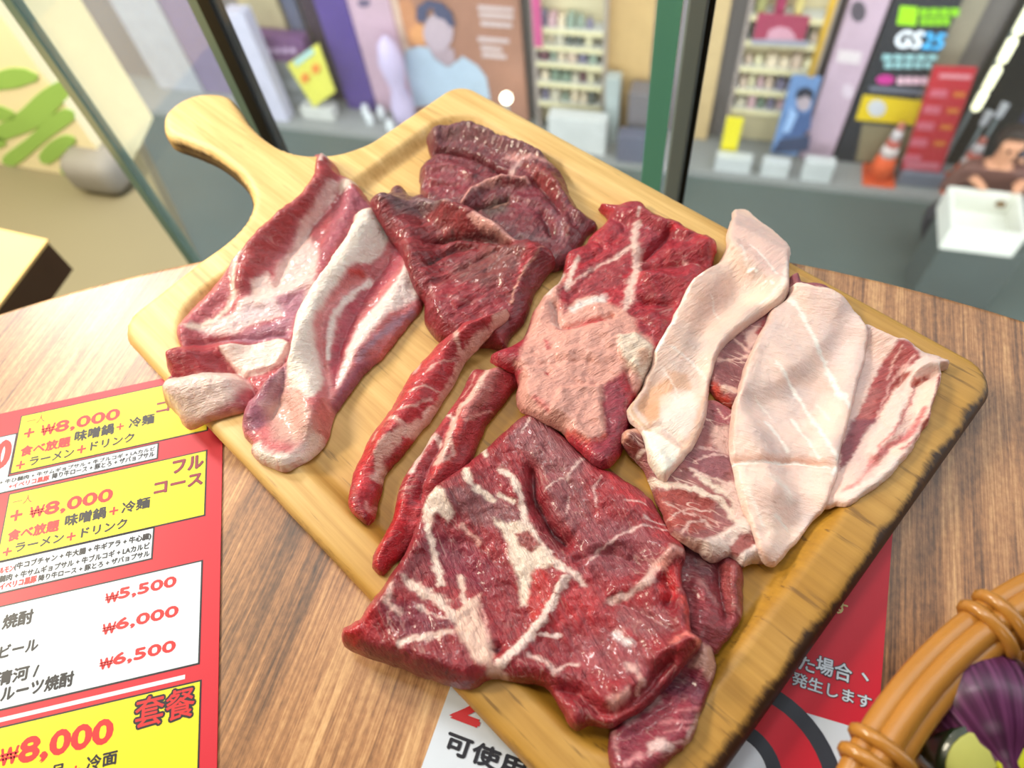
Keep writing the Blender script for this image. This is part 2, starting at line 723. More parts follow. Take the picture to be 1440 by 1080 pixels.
# ------------------------------------------------------------------ round table
TC = np.array([0.378, -0.515])
TR_ = 0.742
table = thing('round_table', 'round brown wood-grain restaurant table under the cutting board', 'table', (TC[0], TC[1], -0.75))
M_TABLE = mat_table()
tt = lathe('tabletop', [(TR_ - 0.004, 0.720), (TR_ - 0.0006, 0.722), (TR_, 0.726), (TR_, 0.7478), (TR_ - 0.0007, 0.7493), (TR_ - 0.0024, 0.75), (TR_ - 0.004, 0.75)],
           (0, 0, 0), M_TABLE, table, 160)
tt['label'] = 'streaked brown laminate tabletop'
tube('pedestal', [(0, 0, 0.02), (0, 0, 0.72)], 0.045, plain('dark_steel', (46, 46, 48), 0.4, metal=0.7), table, 24)
lathe('base_plate', [(0.24, 0.0), (0.24, 0.012), (0.05, 0.022), (0.001, 0.022)], (0, 0, 0), MATS['dark_steel'], table, 40)

# ------------------------------------------------------------------ cutting board
BZ = 0.018      # rim height above the table
WELL = 0.0078   # depth of the tray
BX0, BX1, BY0, BY1 = -0.2005, 0.2005, -0.1475, 0.1475


def rrect(x0, x1, y0, y1, r, n=8):
    out = []
    for cx, cy, a0 in ((x1 - r, y1 - r, 0), (x0 + r, y1 - r, 90), (x0 + r, y0 + r, 180), (x1 - r, y0 + r, 270)):
        for k in range(n + 1):
            a = math.radians(a0 + 90 * k / n)
            out.append((cx + r * math.cos(a), cy + r * math.sin(a)))
    return np.array(out)


_hp = [(280, 363), (314, 339), (338, 315), (350, 291), (349, 271), (338, 250), (321, 233), (297, 216), (263, 201), (234, 190), (226, 175),
       (230, 158), (249, 141), (273, 130.5), (297, 128), (321, 132), (335, 148), (352, 172), (379, 196), (407, 209), (434, 214), (468, 213), (496, 206), (520, 196), (537, 185)]
_hw = spline([at(p, BZ)[:2] for p in _hp], 0.002, False)
_rr = rrect(BX0, BX1, BY0, BY1, 0.017, 8)
# body corners in ccw order: right-top, left-top, (handle, going down), left-bottom, right-bottom
_lt = _rr[:18]
_lb = _rr[18:]
board_outline = np.concatenate([_lt, _hw[::-1], _lb])


def _board_well(P):
    ir = rrect(BX0 + 0.021, BX1 - 0.0225, BY0 + 0.021, BY1 - 0.021, 0.032, 8)
    d = sdist(P, ir)
    return smooth(-0.0030, 0.0075, d)


def board_top(P):
    d = np.maximum(sdist(P, board_outline), 0)
    r = 0.0075
    e = np.sqrt(np.clip(r * r - (r - np.minimum(d, r)) ** 2, 0, None)) - r
    w = _board_well(P)
    return BZ + e * 0.85 - WELL * w + 0.00025 * fbm(P[:, 0] * 30, P[:, 1] * 30, 3) * smooth(0, 0.01, d)


def board_bot(P):
    d = np.maximum(sdist(P, board_outline), 0)
    r = 0.004
    e = np.sqrt(np.clip(r * r - (r - np.minimum(d, r)) ** 2, 0, None)) - r
    return 0.0004 - e


_v, _f, _n = slab_mesh(board_outline, 0.0016, board_top, board_bot)
_m = fast_mesh('cutting_board', _v, _f)
_P = _v[:, :2]
_dE = np.maximum(sdist(_P, board_outline), 0)
_right = smooth(0.17, 0.20, _P[:, 0])
_br = smooth(-0.10, 0.12, _P[:, 0] * 0.8 - _P[:, 1] * 0.25)
edge = 1 - smooth(0.0, 0.0085 + 0.013 * _right * np.clip(fbm(_P[:, 0] * 60, _P[:, 1] * 60, 2) + 0.3, 0, 1), _dE)
char_shade = edge * (0.30 + 0.62 * _right + 0.14 * (_P[:, 1] < -0.12) + 0.16 * smooth(0.13, 0.19, _P[:, 0]))
_in = _board_well(_P)
groove = np.exp(-((_in - 0.55) / 0.28) ** 2) * _br
char_shade = np.maximum(char_shade, groove * 0.52 * smooth(0.03, 0.15, _P[:, 0]))
stain = smooth(0.45, 0.75, fbm(_P[:, 0] * 45 + 3, _P[:, 1] * 45, 5) + 0.35 * _br)      # oily blotches in the tray
char_shade = np.maximum(char_shade, 0.42 * stain * _in * smooth(-0.02, 0.12, _P[:, 0]))
low = (_v[:, 2] < 0.0125) & (_P[:, 0] < -0.2)                                          # burnt flank of the handle, its shade painted in too
char_shade = np.where(low, 0.95, char_shade)
oil_shade = np.clip(_br * (0.75 + 0.35 * _in) + 0.12 * _in, 0, 1.0)  # oily tone plus some light falloff towards the lower right
set_color(_m, 'wear_shade', np.column_stack([char_shade, oil_shade, np.zeros(len(_P))]))
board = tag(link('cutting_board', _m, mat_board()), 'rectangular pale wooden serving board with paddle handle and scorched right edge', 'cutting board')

# ------------------------------------------------------------------ text helper


TXT = bpy.data.scenes.new('lettering_workbench')     # removed again at the end


def text_mesh(body):
    cu = bpy.data.curves.new('lettering', 'FONT')
    cu.body = body
    cu.size = 1.0
    cu.resolution_u = 3
    tmp = bpy.data.objects.new('lettering', cu)
    TXT.collection.objects.link(tmp)
    vl = TXT.view_layers[0]
    vl.update()
    me = bpy.data.meshes.new_from_object(tmp.evaluated_get(vl.depsgraph))
    bpy.data.objects.remove(tmp)
    bpy.data.curves.remove(cu)
    return me


def text_on(name, body, o3, u3, v3, mat, parent, bold=0.0, ndir=4):
    """fit the text's box to the parallelogram o3, u3 (right end), v3 (top); bold is a share of the height"""
    me = text_mesh(body)
    n = len(me.vertices)
    co = np.empty(n * 3, np.float32)
    me.vertices.foreach_get('co', co)
    co = co.reshape(-1, 3).astype(float)
    polys = [tuple(q.vertices) for q in me.polygons]
    bpy.data.meshes.remove(me)
    lo = co.min(0)
    hi = co.max(0)
    u = (co[:, 0] - lo[0]) / max(hi[0] - lo[0], 1e-6)
    v = (co[:, 1] - lo[1]) / max(hi[1] - lo[1], 1e-6)
    o3, u3, v3 = (np.array(q, float) for q in (o3, u3, v3))
    W = o3 + u[:, None] * (u3 - o3) + v[:, None] * (v3 - o3)
    if parent is not None:
        W = W - np.array(parent.location)
    hv = v3 - o3
    hu = (u3 - o3) / np.linalg.norm(u3 - o3) * np.linalg.norm(hv)
    V, F = [], []
    offs = [(0, 0)] + ([(math.cos(2 * math.pi * k / ndir), math.sin(2 * math.pi * k / ndir)) for k in range(ndir)] if bold > 0 else [])
    nn = np.cross(hu, hv)
    nn /= np.linalg.norm(nn)
    for k, (a_, b_) in enumerate(offs):
        V.append(W + bold * (a_ * hu + b_ * hv) + nn * 2e-6 * k)
        F += [tuple(i + k * n for i in q) for q in polys]
    return pyd(name, np.concatenate(V), F, mat, parent)


# ------------------------------------------------------------------ the room: floor, end wall, glass partition
GD = 0.30                                           # distance of the glass from the table side
M_FLOOR = mat_concrete('room_floor', (136, 128, 102), 2.0, 0.12, 0.6)
M_CREAM = plain('cream_paint', (250, 238, 196), 0.7, 0.03, 4)
aA, aB, aC = fac((142.5, 180), GD)[0], fac((335, 90), GD)[0], fac((948, 100), GD)[0]


def fl(p):
    return at(p, -0.75)[:2]


_p1, _p2 = fl((262, 352)), fl((192, 203))
_poly = [fpt(aA, GD + 0.02, 0)[:2], tuple(_p1), tuple(_p2), tuple(_p2 + (_p2 - _p1) * 0.6), fpt(-3.6, 1.3, 0)[:2], fpt(-3.6, -2.7, 0)[:2], fpt(2.3, -2.7, 0)[:2], fpt(2.3, GD + 0.02, 0)[:2]]
bm = bmesh.new()
vb = [bm.verts.new((x, y, -0.90)) for x, y in _poly]
vt = [bm.verts.new((x, y, -0.75)) for x, y in _poly]
bm.faces.new(vt)
bm.faces.new(vb[::-1])
for i in range(len(_poly)):
    j = (i + 1) % len(_poly)
    bm.faces.new((vb[i], vb[j], vt[j], vt[i]))
bmesh.ops.triangulate(bm, faces=[f for f in bm.faces if len(f.verts) > 4])
struct(bmo('floor', bm, M_FLOOR), 'beige restaurant floor beyond the table edge')

M_CEIL = plain('ceiling_paint', (164, 158, 150), 0.8, 0.04, 3)
M_ROOM = plain('room_paint', (128, 112, 96), 0.8, 0.05, 3)
struct(hexa('ceiling', [(*q, z) for z in (1.72, 1.80) for q in (fpt(-3.6, -2.7, 0)[:2], fpt(2.3, -2.7, 0)[:2], fpt(2.3, GD + 0.05, 0)[:2], fpt(-3.6, GD + 0.05, 0)[:2])], M_CEIL), 'white restaurant ceiling')
struct(hexa('ceiling', [(*q, z) for z in (1.72, 1.80) for q in (fpt(-3.6, GD + 0.0505, 0)[:2], fpt(aA - 0.1, GD + 0.0505, 0)[:2], fpt(-1.1, 1.2, 0)[:2], fpt(-3.6, 1.2, 0)[:2])], M_CEIL), 'white ceiling over the cream wall')
struct(fbox('wall_back', -3.6, 2.3, -2.7, -2.6, -0.75, 1.719, M_ROOM), 'beige rear wall of the room')
struct(fbox('wall_right', 2.2, 2.3, -2.599, GD, -0.75, 1.719, M_ROOM), 'beige right wall of the room')
struct(fbox('wall_end', -3.6, -3.5, -2.599, 1.2, -0.75, 1.719, M_ROOM), 'beige far end wall of the room')

# cream end wall with painted green leaf strokes
_k1, _k2 = fl((172, 258)), fl((215, 165))
_k0 = _k1 + (fl((0, 230)) - _k1) * 3.2
_k3 = _k0 + (_k2 - _k1)
wall = hexa('wall_left', [(*q, -0.752) for q in (_k0, _k1, _k2, _k3)] + [(*q, 1.4) for q in (_k0, _k1, _k2, _k3)], M_CREAM)
struct(wall, 'cream wall end painted with green leaf strokes')
_wd = (_k1 - _k0) / np.linalg.norm(_k1 - _k0)
_wn = np.array([_wd[1], -_wd[0]])
_wo = _k1 + _wn * 0.003


def on_wall(p):
    r = ray(p)
    t = ((_wo - CAM_C[:2]) @ _wn) / (r[:2] @ _wn)
    return CAM_C + r * t


def wall_stroke(pts, wpx, mat, parent):
    """flat brush stroke with round ends and a little thickness on the wall"""
    P = np.array([on_wall(p) for p in pts])
    L2 = spline(np.column_stack([(P[:, :2] - _wo) @ _wd, P[:, 2]]), 0.02, False)
    wd = wpx * 0.0013 / 2
    left, right = [], []
    n = len(L2)
    for i in range(n):
        t = L2[min(i + 1, n - 1)] - L2[max(i - 1, 0)]
        t = t / np.linalg.norm(t)
        nn = np.array([-t[1], t[0]])
        s = i / (n - 1)
        k = wd * math.sqrt(max(0.0, 1 - abs(2 * s - 1) ** 5)) + 0.002
        k *= 1 + 0.12 * math.sin(7 * s + n)
        left.append(L2[i] + nn * k)
        right.append(L2[i] - nn * k)
    ring = left + right[::-1]
    v = []
    for off in (0.0, 0.002):
        for q in ring:
            xy = _wo + _wd * q[0] + _wn * (off - 0.0025)
            v.append((xy[0], xy[1], q[1]))
    m = len(ring)
    f = [(i, i + 1, m - 2 - i, m - 1 - i) for i in range(n - 1)]
    f2 = [tuple(a + m for a in q)[::-1] for q in f]
    sides = [(i, (i + 1) % m, (i + 1) % m + m, i + m) for i in range(m)]
    return pyd('painted_leaf', v, f + f2 + sides, mat, parent)


M_LEAF = plain('leaf_paint', (158, 200, 98), 0.7, 0.12, 6)
for pts, w_ in (([(-30, 122), (5, 114), (30, 107), (52, 106)], 24), ([(98, 117), (70, 140), (40, 168), (5, 186), (-30, 200)], 27), ([(-40, 168), (-10, 162), (18, 158)], 22),
                ([(102, 157), (72, 178), (42, 204), (6, 232)], 20), ([(104, 194), (84, 204), (58, 229)], 20), ([(124, 220), (104, 230), (88, 246)], 16), ([(-40, 215), (-15, 205), (5, 195)], 18)):
    wall_stroke(pts, w_, M_LEAF, wall)

# grey rounded kerb stone at the foot of that wall
_q = fl((170, 250))
bm = bmesh.new()
bmesh.ops.create_cube(bm, size=1)
for v in bm.verts:
    v.co.x *= 0.14
    v.co.y *= 0.10
    v.co.z *= 0.10
bmesh.ops.bevel(bm, geom=list(bm.edges), offset=0.035, segments=4, affect='EDGES', profile=0.5)
ks = bmo('door_stop', bm, plain('grey_rubber', (142, 138, 130), 0.7), smooth=True)
ks.location = (_q[0], _q[1] - 0.03, -0.70)
ks.rotation_euler = (0, 0, TH)
tag(ks, 'small rounded grey block on the floor at the foot of the cream wall', 'block')

# glass partition: three panes, green ground edges and dark posts
M_GLASS = mat_glass()
M_GEDGE = plain('glass_edge_green', (122, 204, 184), 0.25, 0.10, 8, 0.6)
M_GEDGED = plain('glass_edge_dark', (116, 146, 136), 0.3, 0.12, 8, 0.6)
M_POST = plain('dark_post', (142, 156, 160), 0.4, 0.08, 8, 0.5)
M_SEAL = plain('black_seal', (22, 24, 26), 0.5, 0.05)
Z0, Z1 = -0.749, 1.719


def pane(nm, a0, a1):
    return struct(fbox(nm, a0, a1, GD - 0.004, GD + 0.004, Z0, Z1, M_GLASS))


gA0, gA1 = fac((137, 180), GD)[0], fac((148, 180), GD)[0]
gB0, gB1, gB2 = fac((313, 90), GD)[0], fac((327, 90), GD)[0], fac((343, 90), GD)[0]
gC0, gC1, gC2, gC3, gC4 = (fac((x, 100), GD)[0] for x in (917, 949, 956, 983, 991))
w1 = pane('window_1', gA1 + 0.0005, gB0 - 0.0005)
w1['label'] = 'clear glass pane beside the cream wall'
fbox('glass_edge', gA0, gA1, GD - 0.006, GD + 0.006, Z0, Z1, M_GEDGED, w1)
w2 = pane('window_2', gB2 + 0.0005, gC0 - 0.0005)
w2['label'] = 'wide clear glass pane behind the board'
fbox('glass_edge', gB0, gB1, GD - 0.006, GD + 0.006, Z0, Z1, M_GEDGED, w2)
fbox('seal_strip', gB1 + 0.0002, gB2, GD - 0.008, GD + 0.008, Z0, Z1, M_SEAL, w2)
fbox('glass_edge', gC0, gC1, GD - 0.006, GD + 0.006, Z0, Z1, M_GEDGE, w2)
w3 = pane('window_3', gC4 + 0.0005, 1.6)
w3['label'] = 'clear glass pane at the right'
fbox('post', gC2, gC3, GD - 0.010, GD + 0.010, Z0, Z1, M_POST, w3, 0.002)
fbox('seal_strip', gC3 + 0.0002, gC4, GD - 0.007, GD + 0.007, Z0, Z1, M_SEAL, w3)

# bench corner on the left
bz = -0.30
_c0, _c1, _c2 = (at(p, bz)[:2] for p in ((67, 337), (0, 322), (0, 426)))
_e1 = (_c1 - _c0) / np.linalg.norm(_c1 - _c0) * 0.36
_e2 = (_c2 - _c0) / np.linalg.norm(_c2 - _c0) * 0.95
bench = thing('wooden_bench', 'pale wooden bench with dark brown edge, at the left edge of the picture', 'bench', (_c0[0] - 0.2, _c0[1] - 0.4, -0.75))
M_BT = plain('bench_top', (244, 204, 132), 0.55, 0.10, 9)
M_BS = plain('bench_edge', (74, 46, 18), 0.5, 0.2, 20)
_ring = [_c0, _c0 + _e2, _c0 + _e2 + _e1, _c0 + _e1]
_bl = np.array(bench.location)


def rel3(xy, z):
    return (xy[0] - _bl[0], xy[1] - _bl[1], z - _bl[2])


hexa('seat', [rel3(q, bz - 0.004) for q in _ring[::-1]] + [rel3(q, bz) for q in _ring[::-1]], M_BT, bench)
_in = [q + (np.mean(_ring, 0) - q) * 0.004 for q in _ring]
hexa('side_frame', [rel3(q, bz - 0.058) for q in _in[::-1]] + [rel3(q, bz - 0.0045) for q in _in[::-1]], M_BS, bench)
for k in range(4):
    q = _ring[k] + (np.mean(_ring, 0) - _ring[k]) * 0.2
    tube('leg', [rel3(q, -0.75), rel3(q, bz - 0.0585)], 0.02, M_BS, bench, 12)
_sc = at((30, 405), bz - 0.03)
sw = _c0 + _e2 * 0.5
for k in (0.35,):
    q = _c0 + _e2 * k
    nrm = np.array([-_e2[1], _e2[0]]) / np.linalg.norm(_e2)
    if nrm @ (np.mean(_ring, 0) - q) > 0:
        nrm = -nrm
    tube('screw', [rel3(q - nrm * 0.003, bz - 0.028), rel3(q + nrm * 0.0015, bz - 0.028)], 0.005, plain('screw_metal', (150, 130, 100), 0.3, metal=0.8), bench, 12)

# ------------------------------------------------------------------ the street below
M_ROAD = mat_concrete('asphalt', (96, 106, 102), 1.6, 0.16, 0.55)
M_WALK = mat_concrete('pavement', (150, 152, 150), 1.2, 0.12)
M_FAC = mat_concrete('facade_grey', (128, 124, 124), 0.8, 0.2)
struct(fbox('road', -16, 9, 0.9, 5.22, ZST - 0.2, ZST, M_ROAD), 'dark grey asphalt street below the window')
struct(fbox('pavement', -16, 9, 5.22, 5.78, ZST - 0.2, ZST + 0.06, M_WALK), 'light grey pavement in front of the shops')
struct(fbox('wall_shops', -16, 9, 5.78, 6.1, ZST - 0.2, 5.5, M_FAC), 'grey shop front across the street')
ZP = ZST + 0.06


def fitem(name, label, cat, d, bl, tr, depth, color, group=None, to_ground=False, rough=0.5, bevel=0.008, gap=0.004, parent=None, zmin=None):
    """upright box whose front face spans bl..tr (photo pixels) on the plane d"""
    a0, z0 = fac(bl, d)
    a1, z1 = fac(tr, d)
    if to_ground:
        z0 = ZP if d > 5.22 else ZST
    if zmin is not None:
        z0 = max(z0, zmin)
    m = color if not isinstance(color, tuple) else plain('paint_%d_%d_%d' % color, color, rough, 0.12, 7)
    o = fbox(name, min(a0, a1), max(a0, a1), d, d + depth, z0, z1, m, parent, min(bevel, 0.3 * depth))
    if cat:
        tag(o, label, cat, group)
    return o


def patch(name, pts, d, mat, parent, th=0.004, off=0.0):
    """flat printed shape on the plane d, given by photo pixels"""
    q = [fac(p, d) for p in pts]
    n = len(q)
    v = [fpt(a, d - off - th, z) for a, z in q] + [fpt(a, d - off, z) for a, z in q]
    f = [tuple(range(n)), tuple(range(2 * n - 1, n - 1, -1))] + [(i, (i + 1) % n, (i + 1) % n + n, i + n) for i in range(n)]
    if parent is not None:
        pl = np.array(parent.location)
        v = [tuple(np.array(x) - pl) for x in v]
    return pyd(name, v, f, mat, parent)


def oval(cx, cy, rx, ry, n=14):
    return [(cx + rx * math.cos(2 * math.pi * k / n), cy + ry * math.sin(2 * math.pi * k / n)) for k in range(n)]


def C_(c, rough=0.6):
    return plain('paint_%d_%d_%d' % c, c, rough, 0.10, 9)


def ftext(name, body, d, bl, br, tl, mat, parent, bold=0.02):
    o, u, v = (fac(p, d) for p in (bl, br, tl))
    return text_on(name, body, fpt(o[0], d, o[1]), fpt(u[0], d, u[1]), fpt(v[0], d, v[1]), mat, parent, bold)


# --- left part of the shop front
fitem('storage_box', 'light grey stacked box at the far left of the shop front', 'box', 5.60, (188, 60), (206, -25), 0.15, (176, 178, 184), to_ground=True)
fitem('storage_box', 'mauve box behind the light grey stacked box at the left', 'box', 5.62, (258, 70), (262, -25), 0.12, (134, 122, 150), to_ground=True)
fitem('storage_box', 'white lilac box right beside the left window post', 'box', 5.28, (345, 92), (342, 20), 0.15, (206, 204, 222), to_ground=True)
fitem('upright_panel', 'beige upright panel next to the dark doorway', 'panel', 5.70, (362, 70), (378, -25), 0.07, (190, 176, 140), to_ground=True)
fitem('upright_panel', 'slate blue upright panel left of the dark doorway', 'panel', 5.70, (420, 70), (404, -25), 0.07, (92, 98, 122), to_ground=True)
fitem('doorway', 'nearly black purple doorway left of the violet column', 'doorway', 5.72, (448, 80), (440, -25), 0.05, (54, 40, 62), to_ground=True)
cab = fitem('cabinet', 'grey low cabinet under the purple sign box', 'cabinet', 5.53, (384, 172), (425, 88), 0.15, (128, 132, 134), to_ground=True)
for yy in (112, 135):
    patch('drawer_front', [(374, yy + 14), (430, yy + 14), (424, yy), (368, yy)], 5.53, C_((148, 152, 154)), cab, 0.01)
sg = fitem('sign_box', 'purple sign box with pale lettering row on the grey cabinet', 'sign', 5.53, (354, 84), (424, 56), 0.15, (112, 72, 122))
for i in range(5):
    patch('letter_block', [(364 + i * 11, 74), (372 + i * 11, 75), (372 + i * 11, 68), (364 + i * 11, 67)], 5.53, C_((196, 168, 204)), sg, 0.006)

# leaning yellow flyer board
fb = thing('flyer_stand', 'yellow flyer board with pale blue strip and two orange dots, leaning', 'sign', fpt(*gpt((452, 168), ZP), ZP))


def lean(p, k):
    return 5.40 + 0.10 * k


def lpatch(name, pts, mat, off):
    v = []
    for o_ in (off + 0.012, off):
        for p in pts:
            k = np.clip((150 - p[1]) / 95.0, 0, 1)
            dd = 5.40 + 0.10 * k
            a, z = fac(p, dd)
            v.append(np.array(fpt(a, dd - o_, z)) - np.array(fb.location))
    n = len(pts)
    f = [tuple(range(n)), tuple(range(2 * n - 1, n - 1, -1))] + [(i, (i + 1) % n, (i + 1) % n + n, i + n) for i in range(n)]
    return pyd(name, v, f, mat, fb)


lpatch('board', [(442, 150), (472, 128), (448, 60), (404, 90)], C_((222, 218, 92)), 0.0)
lpatch('blue_strip', [(418, 92), (444, 72), (438, 66), (414, 84)], C_((176, 214, 206)), 0.013)
for c_ in ((430, 108), (445, 95)):
    lpatch('orange_dot', oval(c_[0], c_[1], 6, 7), C_((232, 142, 62)), 0.013)
fbox_a, _ = fac((432, 172), 5.40)
fbox_b, _ = fac((472, 165), 5.40)
_o = fbox('foot', fbox_a, fbox_b, 5.36, 5.515, ZP, ZP + 0.14, C_((206, 206, 200)), None, 0.01)
_o.parent = fb
_o.matrix_parent_inverse = Matrix.Translation(-Vector(fb.location))

vc = fitem('column', 'deep violet column left of the pink column', 'column', 5.60, (482, 128), (478, -25), 0.18, (88, 68, 140), to_ground=True)
pk = fitem('column', 'dusty pink column right of the violet column', 'column', 5.62, (527, 140), (540, -25), 0.16, (204, 172, 188), to_ground=True)
patch('dark_panel', oval(512, 4, 9, 6), 5.62, C_((112, 100, 128)), pk, 0.006)
for i, (x_, y_) in enumerate(((528, 132), (541, 150), (522, 163), (550, 176))):
    a, d = gpt((x_, y_ + 12), ZP)
    jr = lathe('glass_jar', [(0.035, 0), (0.045, 0.02), (0.045, 0.10), (0.028, 0.125), (0.03, 0.15), (0.001, 0.152)], fpt(a, min(max(d, 5.3), 5.5), ZP), plain('pale_jar', (226, 230, 232), 0.15), None, 16)
    tag(jr, ['small white jar nearest the pink column foot', 'small white jar in the middle of the jar cluster', 'small white jar nearest the violet column foot', 'small white jar nearest the lilac bag'][i], 'jar', 'white jars below the pink column')
a, d = gpt((572, 172), ZP)
lb = lathe('lilac_bag', [(0.06, 0), (0.11, 0.04), (0.12, 0.22), (0.07, 0.42), (0.10, 0.55), (0.13, 0.72), (0.09, 0.9), (0.03, 0.97), (0.001, 0.98)], fpt(a, 5.47, ZP), C_((206, 192, 224)), None, 20)
tag(lb, 'pale lilac hanging bag with a pinched waist between pink column and portrait poster', 'bag')

# large portrait poster (generic figure)
po = fitem('poster', 'large brown poster of a dark-haired figure in a light blue shirt', 'poster', 5.66, (592, 175), (728, -25), 0.05, (172, 124, 104), to_ground=False, zmin=ZP)
PD = 5.66
patch('border_strip', [(578, 110), (586, 108), (556, -10), (545, -10)], PD, C_((226, 196, 176)), po, 0.004, 0.0)
patch('orange_patch', [(570, 62), (604, 66), (590, 30), (578, 0), (560, 0)], PD, C_((206, 142, 102)), po, 0.004, 0.0)
patch('orange_patch', oval(590, 48, 14, 14), PD, C_((232, 164, 108)), po, 0.003, 0.0045)
patch('shirt', [(570, 70), (590, 64), (602, 66), (612, 82), (630, 94), (645, 84), (650, 78), (672, 92), (684, 108), (690, 140), (580, 150), (572, 110)], PD, C_((186, 204, 222)), po, 0.004, 0.005)
patch('neck', [(606, 60), (638, 68), (641, 84), (630, 92), (614, 82), (604, 68)], PD, C_((182, 160, 168)), po, 0.004, 0.010)
patch('face', oval(617, 44, 21, 27, 18), PD, C_((196, 176, 186)), po, 0.004, 0.0145)
patch('hair', [(586, 26), (588, 8), (602, -2), (622, 2), (636, 16), (641, 34), (634, 36), (626, 26), (614, 22), (608, 8), (602, 14), (600, 28), (592, 30)], PD, C_((74, 80, 112)), po, 0.004, 0.019)
for i, (x0, x1, y) in enumerate(((672, 722, 10), (674, 722, 20), (676, 720, 32), (672, 716, 54), (676, 706, 66), (678, 712, 76))):
    patch('text_line', [(x0, y + 4), (x1, y + 7), (x1, y + 1), (x0, y - 3)], PD, C_((212, 192, 190)), po, 0.004, 0.0)

# magenta strip and lit shelf unit
fitem('banner', 'thin magenta banner left of the lit shelves', 'banner', 5.56, (751, 66), (758, -25), 0.02, (206, 88, 142))
_col = [(226, 218, 180), (150, 166, 150), (204, 196, 176), (120, 140, 122), (232, 214, 186), (96, 104, 100), (214, 190, 170), (110, 70, 84), (126, 120, 146), (206, 170, 176)]


_cname = ['pale cream', 'sage green', 'beige', 'moss green', 'ivory', 'dark grey', 'tan pink', 'plum', 'slate violet', 'rose pink']
_ord = ['first', 'second', 'third', 'fourth', 'fifth', 'sixth', 'seventh', 'eighth', 'ninth', 'tenth', 'eleventh', 'twelfth', 'thirteenth', 'fourteenth', 'fifteenth', 'sixteenth']


def shelves(label, d, xl, xr, ys, goods_label, group, seed, first):
    rs = np.random.RandomState(seed)
    a0, _ = fac((xl, ys[-1]), d)
    a1, _ = fac((xr, ys[-1]), d)
    zs = [fac(((xl + xr) / 2, y), d)[1] for y in ys]
    u = thing('shelf_unit', label, 'shelf', fpt((a0 + a1) / 2, d + 0.1, ZP))
    L_ = np.array(u.location)

    def part(nm, *args):
        o = fbox(nm, *args)
        o.parent = u
        o.matrix_parent_inverse = Matrix.Translation(-Vector(L_))
        return o
    part('back_panel', a0, a1, d + 0.15, d + 0.17, ZP, zs[0] + 0.35, C_((222, 210, 172)))
    part('side_panel', a0 - 0.03, a0 - 0.001, d, d + 0.17, ZP, zs[0] + 0.35, C_((172, 158, 152)))
    part('side_panel', a1 + 0.001, a1 + 0.03, d, d + 0.17, ZP, zs[0] + 0.35, C_((176, 162, 150)))
    for z in zs:
        s_ = part('shelf', a0, a1, d, d + 0.149, z - 0.02, z, C_((206, 208, 204)))
        e_ = fbox('price_rail', a0, a1, d - 0.012, d - 0.001, z - 0.045, z, C_((232, 222, 178)))
        e_.parent = s_
    for i, z in enumerate(zs):
        if i < first:
            continue
        a = a0 + 0.03
        k = 0
        while a < a1 - 0.08:
            w_ = rs.uniform(0.055, 0.10)
            h_ = rs.uniform(0.08, 0.125)
            c_ = _col[rs.randint(len(_col))]
            if rs.rand() < 0.5:
                o = fbox('snack_box', a, min(a + w_ * 0.9, a1 - 0.01), d + 0.02, d + 0.12, z + 0.001, z + h_, C_(c_), None, 0.004)
            else:
                ctr = fpt(a + w_ * 0.4, d + 0.06, z + 0.001)
                o = lathe('snack_bottle', [(0.4 * w_, 0), (0.42 * w_, 0.01), (0.42 * w_, h_ * 0.65), (0.16 * w_, h_ * 0.85), (0.16 * w_, h_), (0.001, h_)], ctr, C_(c_), None, 12)
            cn = _cname[_col.index(c_)]
            knd = 'box' if o.name.startswith('snack_box') else 'bottle'
            tag(o, '%s %s, %s from the left on the %s level of the %s' % (cn, knd, _ord[k], ['top', 'second', 'third', 'fourth', 'lowest'][i], goods_label), 'package', group)
            a += w_ + 0.012
            k += 1
    return u


shelves('lit shelf unit full of small goods right of the magenta banner', 5.60, 758, 846, [42, 66, 90, 118, 146], 'lit shelves', 'goods on the lit shelves', 3, 0)
fitem('upright_panel', 'warm tan wall panel left of the green glass edge', 'panel', 5.70, (850, 175), (925, -25), 0.07, (214, 178, 122), to_ground=True)
fitem('storage_box', 'dark grey box standing before the tan panel', 'box', 5.45, (882, 172), (914, 134), 0.2, (122, 116, 120), to_ground=True)
fitem('storage_box', 'pale grey upright box right of the lit shelves', 'box', 5.50, (850, 165), (872, 112), 0.12, (176, 186, 184), to_ground=True)
fitem('doormat', 'slate blue block before the dark grey box', 'mat', 5.24, (866, 240), (916, 196), 0.14, (104, 106, 124), to_ground=True)
fitem('step', 'white step block under the lit shelves', 'step', 5.30, (772, 205), (852, 172), 0.14, (212, 214, 212), to_ground=True)
a, d = gpt((712, 168), ZP)
gl = thing('globe_lamp', 'small glowing white globe lamp beside the board corner', 'lamp', fpt(*fac((712, 138), 5.4)[:1], 5.4, ZP))
_zl = fac((712, 138), 5.4)[1]
_r = [(0.052 * math.sin(math.pi * k / 10), _zl - ZP - 0.052 * math.cos(math.pi * k / 10)) for k in range(11)]
lathe('globe', [(max(r, 0.0005), z) for r, z in _r], (0, 0, 0), emit('globe_glow', (255, 250, 226), 9.0), gl, 18)
tube('stem', [(0, 0, 0), (0, 0, _zl - ZP - 0.052)], 0.012, MATS['dark_post'] if 'dark_post' in MATS else M_POST, gl, 10)
lathe('foot', [(0.06, 0), (0.06, 0.012), (0.001, 0.013)], (0, 0, 0), M_POST, gl, 18)

